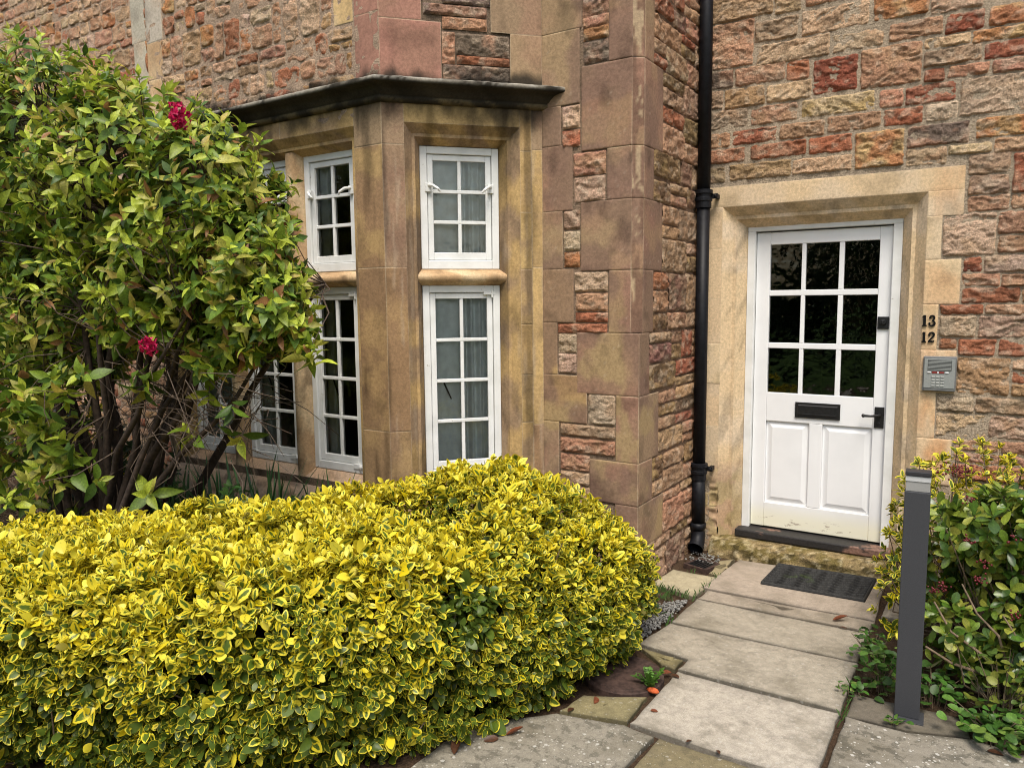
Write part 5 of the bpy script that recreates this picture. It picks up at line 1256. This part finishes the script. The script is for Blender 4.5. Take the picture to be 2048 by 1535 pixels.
# ---- small things on the ground
dr = thing('drain_gully', 'small dark drain grating under the downpipe spout', 'drain', (-.16, -.32, 0))
m = MB(); c_, s_ = math.cos(-.25), math.sin(-.25)
G_ = lambda x, y, z: (-.172 + x * c_ - y * s_, -.335 + x * s_ + y * c_, z)
m.box(-.085, .085, -.085, -.068, -.03, .006, G_).box(-.085, .085, .068, .085, -.03, .006, G_).box(-.085, -.068, -.068, .068, -.03, .0058, G_).box(.068, .085, -.068, .068, -.03, .0058, G_)
m.put('frame', M_IRON, dr, bevel=.002)
m = MB()
for k in range(7): m.box(-.066 + k * .02, -.056 + k * .02, -.066, .066, -.012, .003, G_)
m.put('grating', M_BLACK, dr)
mh = thing('manhole_cover', 'round rusty brown manhole cover half under the hedge end', 'manhole cover', (.0, -1.94, 0))
m = MB(); m.tube([(0, -1.94, -.03), (0, -1.94, .004), (0, -1.94, .008)], [.185, .185, .180], 48); m.put('rim', M_IRON, mh)
m = MB(); m.tube([(0, -1.94, .0082), (0, -1.94, .0105)], [.160, .158], 48); m.put('lid', M_IRON, mh)
def mat():
    nx, ny = 150, 96; U, V = np.meshgrid(np.linspace(-.288, .288, nx), np.linspace(-.196, .196, ny))
    sx, sy = .048, .042; w = .35 * sx * np.sin(V / sy * 2 * math.pi)
    ridge = np.abs(np.sin((U + w) / sx * math.pi)); ridge2 = np.abs(np.sin(V / sy * math.pi + .8 * np.sin(U / sx * math.pi)))
    ed = np.minimum(.288 - np.abs(U), .196 - np.abs(V)); Z = .004 + .014 * np.maximum(sstep(.45, .12, ridge2), sstep(.016, .010, ed)); Z = np.where(ed < 1e-5, -.001, Z)
    a = -.06; X = .535 + U * math.cos(a) - V * math.sin(a) * -1; X = .537 + U * math.cos(.02) + V * .03; Y = -.285 + V + U * .055
    mossw = sstep(.13, .03, np.hypot(U + .10, V * 1.3)) * sstep(.4, .6, fbm2(U * 30, V * 30, 5, 3)); c = np.array([.006, .006, .006]) + np.array([.018, .018, .017]) * sstep(.007, .014, Z)[..., None]; c = c + (np.array([.025, .04, .008]) - c) * (.6 * mossw)[..., None]
    i = np.arange(nx * ny).reshape(ny, nx); F = np.stack([i[:-1, :-1], i[:-1, 1:], i[1:, 1:], i[1:, :-1]], -1).reshape(-1, 4)
    t = NT('rubber_mat'); at = t.attr(); mm = t.done(t.mul(at.outputs['Color'], t.remap(t.noise(60, 4), .3, .7, .6, 1.5)), .7, None, .3)
    tag(put('doormat', np.stack([X, Y, Z + .002], -1).reshape(-1, 3), F, mm, None, org=(.537, -.285, 0), col=c.reshape(-1, 3)), 'black rubber doormat with wavy ridges and a mossy patch before the doorstep', 'doormat')
mat()
bl = thing('bollard_light', 'dark grey square bollard light with a frosted band near its top', 'bollard light', (1.137, -1.66, 0))
ba = .06
B_ = lambda x, y, z: (1.137 + x * math.cos(ba) - y * math.sin(ba), -1.640 + x * math.sin(ba) + y * math.cos(ba), z)
m = MB(); m.box(-.046, .046, -.030, .030, .006, .950, B_); m.put('post', M_BOLL, bl, bevel=.003)
m = MB(); m.box(-.043, .043, -.026, .027, .9505, 1.014, B_); ln = m.put('lens', M_LENS, bl, bevel=.002)
m = MB(); m.box(-.0445, .0445, -.029, -.0265, .992, 1.012, B_); m.put('highlight_strip', m_plain('lens_highlight', (.48, .49, .49), .3, 30, .05), ln)  # highlight along the top of the lens, made as a pale strip
m = MB(); m.box(-.046, .046, -.034, .030, 1.0145, 1.032, B_); m.put('cap', M_CAP, bl, bevel=.003)
m = MB(); m.box(-.048, .062, -.062, .045, -.001, .006, B_); m.put('base_plate', M_BOLL, bl, bevel=.001)
for i, (x, y, s, r) in enumerate([(.244,-2.167,.032,.3),(.442,-2.299,.03,1.2),(.56,-2.309,.03,2.2),(.745,-.813,.075,.4),(.776,-.898,.038,.2),(.211,-1.841,.05,2.8),(.17,-1.83,.05,.9),(-.057,-2.342,.045,1.5),(1.447,-1.766,.055,.1),(-.16,-2.62,.07,.7),(-.30,-2.82,.075,2.0),(-.22,-2.70,.06,4.0),(.0,-2.22,.05,5.0),(.90,-.79,.03,1.0)]):
    lv = Leaves(); rg = np.random.default_rng(900 + i)
    big = s > .06
    lv.add(np.array([[x - s / 2 * math.cos(r), y - s / 2 * math.sin(r), .008]]), np.array([[math.cos(r), math.sin(r), .12]]), np.array([[rg.normal(0, .3), rg.normal(0, .3), 1.0]]), np.array([s]), np.array([s * .5]),
           np.array([(.095, .042, .022) if i % 3 else (.20, .062, .028)]), shape='oval', fold=.7 if big else .4, bend=-.25 if big else .2)
    LBL = ['small brown leaf on the large pale slab', 'orange brown leaf flake on the far edge of the mossy slab', 'reddish leaf flake at the joint between pale and mossy slabs', 'long curled brown leaf on the slab below the doormat', 'small curled brown leaf just below the long one near the doormat', 'brown curled leaf on the small mossy slab beside the manhole cover',
           'dark leaf at the rim of the manhole cover', 'curled brown leaf at the hedge foot on the speckled slab', 'brown dry leaf under the low plants on the speckled slab', 'large dead leaf under the hedge foot, nearest the path', 'large dark dead leaf at the bottom of the hedge', 'dead leaf between two others under the hedge', 'brown leaf at the mossy slab beside the hedge', 'orange leaf at the slab edge left of the bollard']
    tag(lv.put('fallen_leaf', M_LEAF, None, org=(x, y, .005)), LBL[i], 'fallen leaf', 'dead leaves on the paving')
mb = MB(); mb.ball((.178, -2.022, .012), (.030, .015, .013), 9, 6)
o = mb.put('brick_fragment', M_BRICK, None, smooth=True, org=(.178, -2.022, 0)); tag(o, 'small orange brick fragment beside the green weed', 'brick fragment')

# ---- trees across the garden, behind the photographer: they close off the low sky and are mirrored in the panes
def wood():
    rg = np.random.default_rng(500); P = []
    for a in np.linspace(-1.9, 1.9, 26):
        R = rg.uniform(13, 17); cx, cy = 1 + R * math.sin(a), -5 - R * math.cos(a) * 1.0; hgt = rg.uniform(2.2, 3.0) if a < -.33 or a > .75 else rg.uniform(5, 8.5)
        k = 420; v = unit(rg.normal(0, 1, (k, 3))); P.append(np.array([cx, cy, hgt * .55]) + v * rg.uniform(.6, 1, k)[:, None] * np.array([1.8, 1.8, hgt * .52]))
    P = np.concatenate(P); P = P[P[:, 2] > .1]; n = len(P); L = rg.uniform(.35, .7, n)
    o = Leaves().add(P, rg.normal(0, 1, (n, 3)), rg.normal(0, 1, (n, 3)) + [0, 0, .5], L, L * .7, np.array([(.045, .085, .015)]) * rg.uniform(.5, 1.4, (n, 1)), shape='round', fold=.2, bend=.2).put('trees', M_LEAF)
    tag(o, 'belt of dark green trees across the garden', 'trees', kind='stuff')
wood()
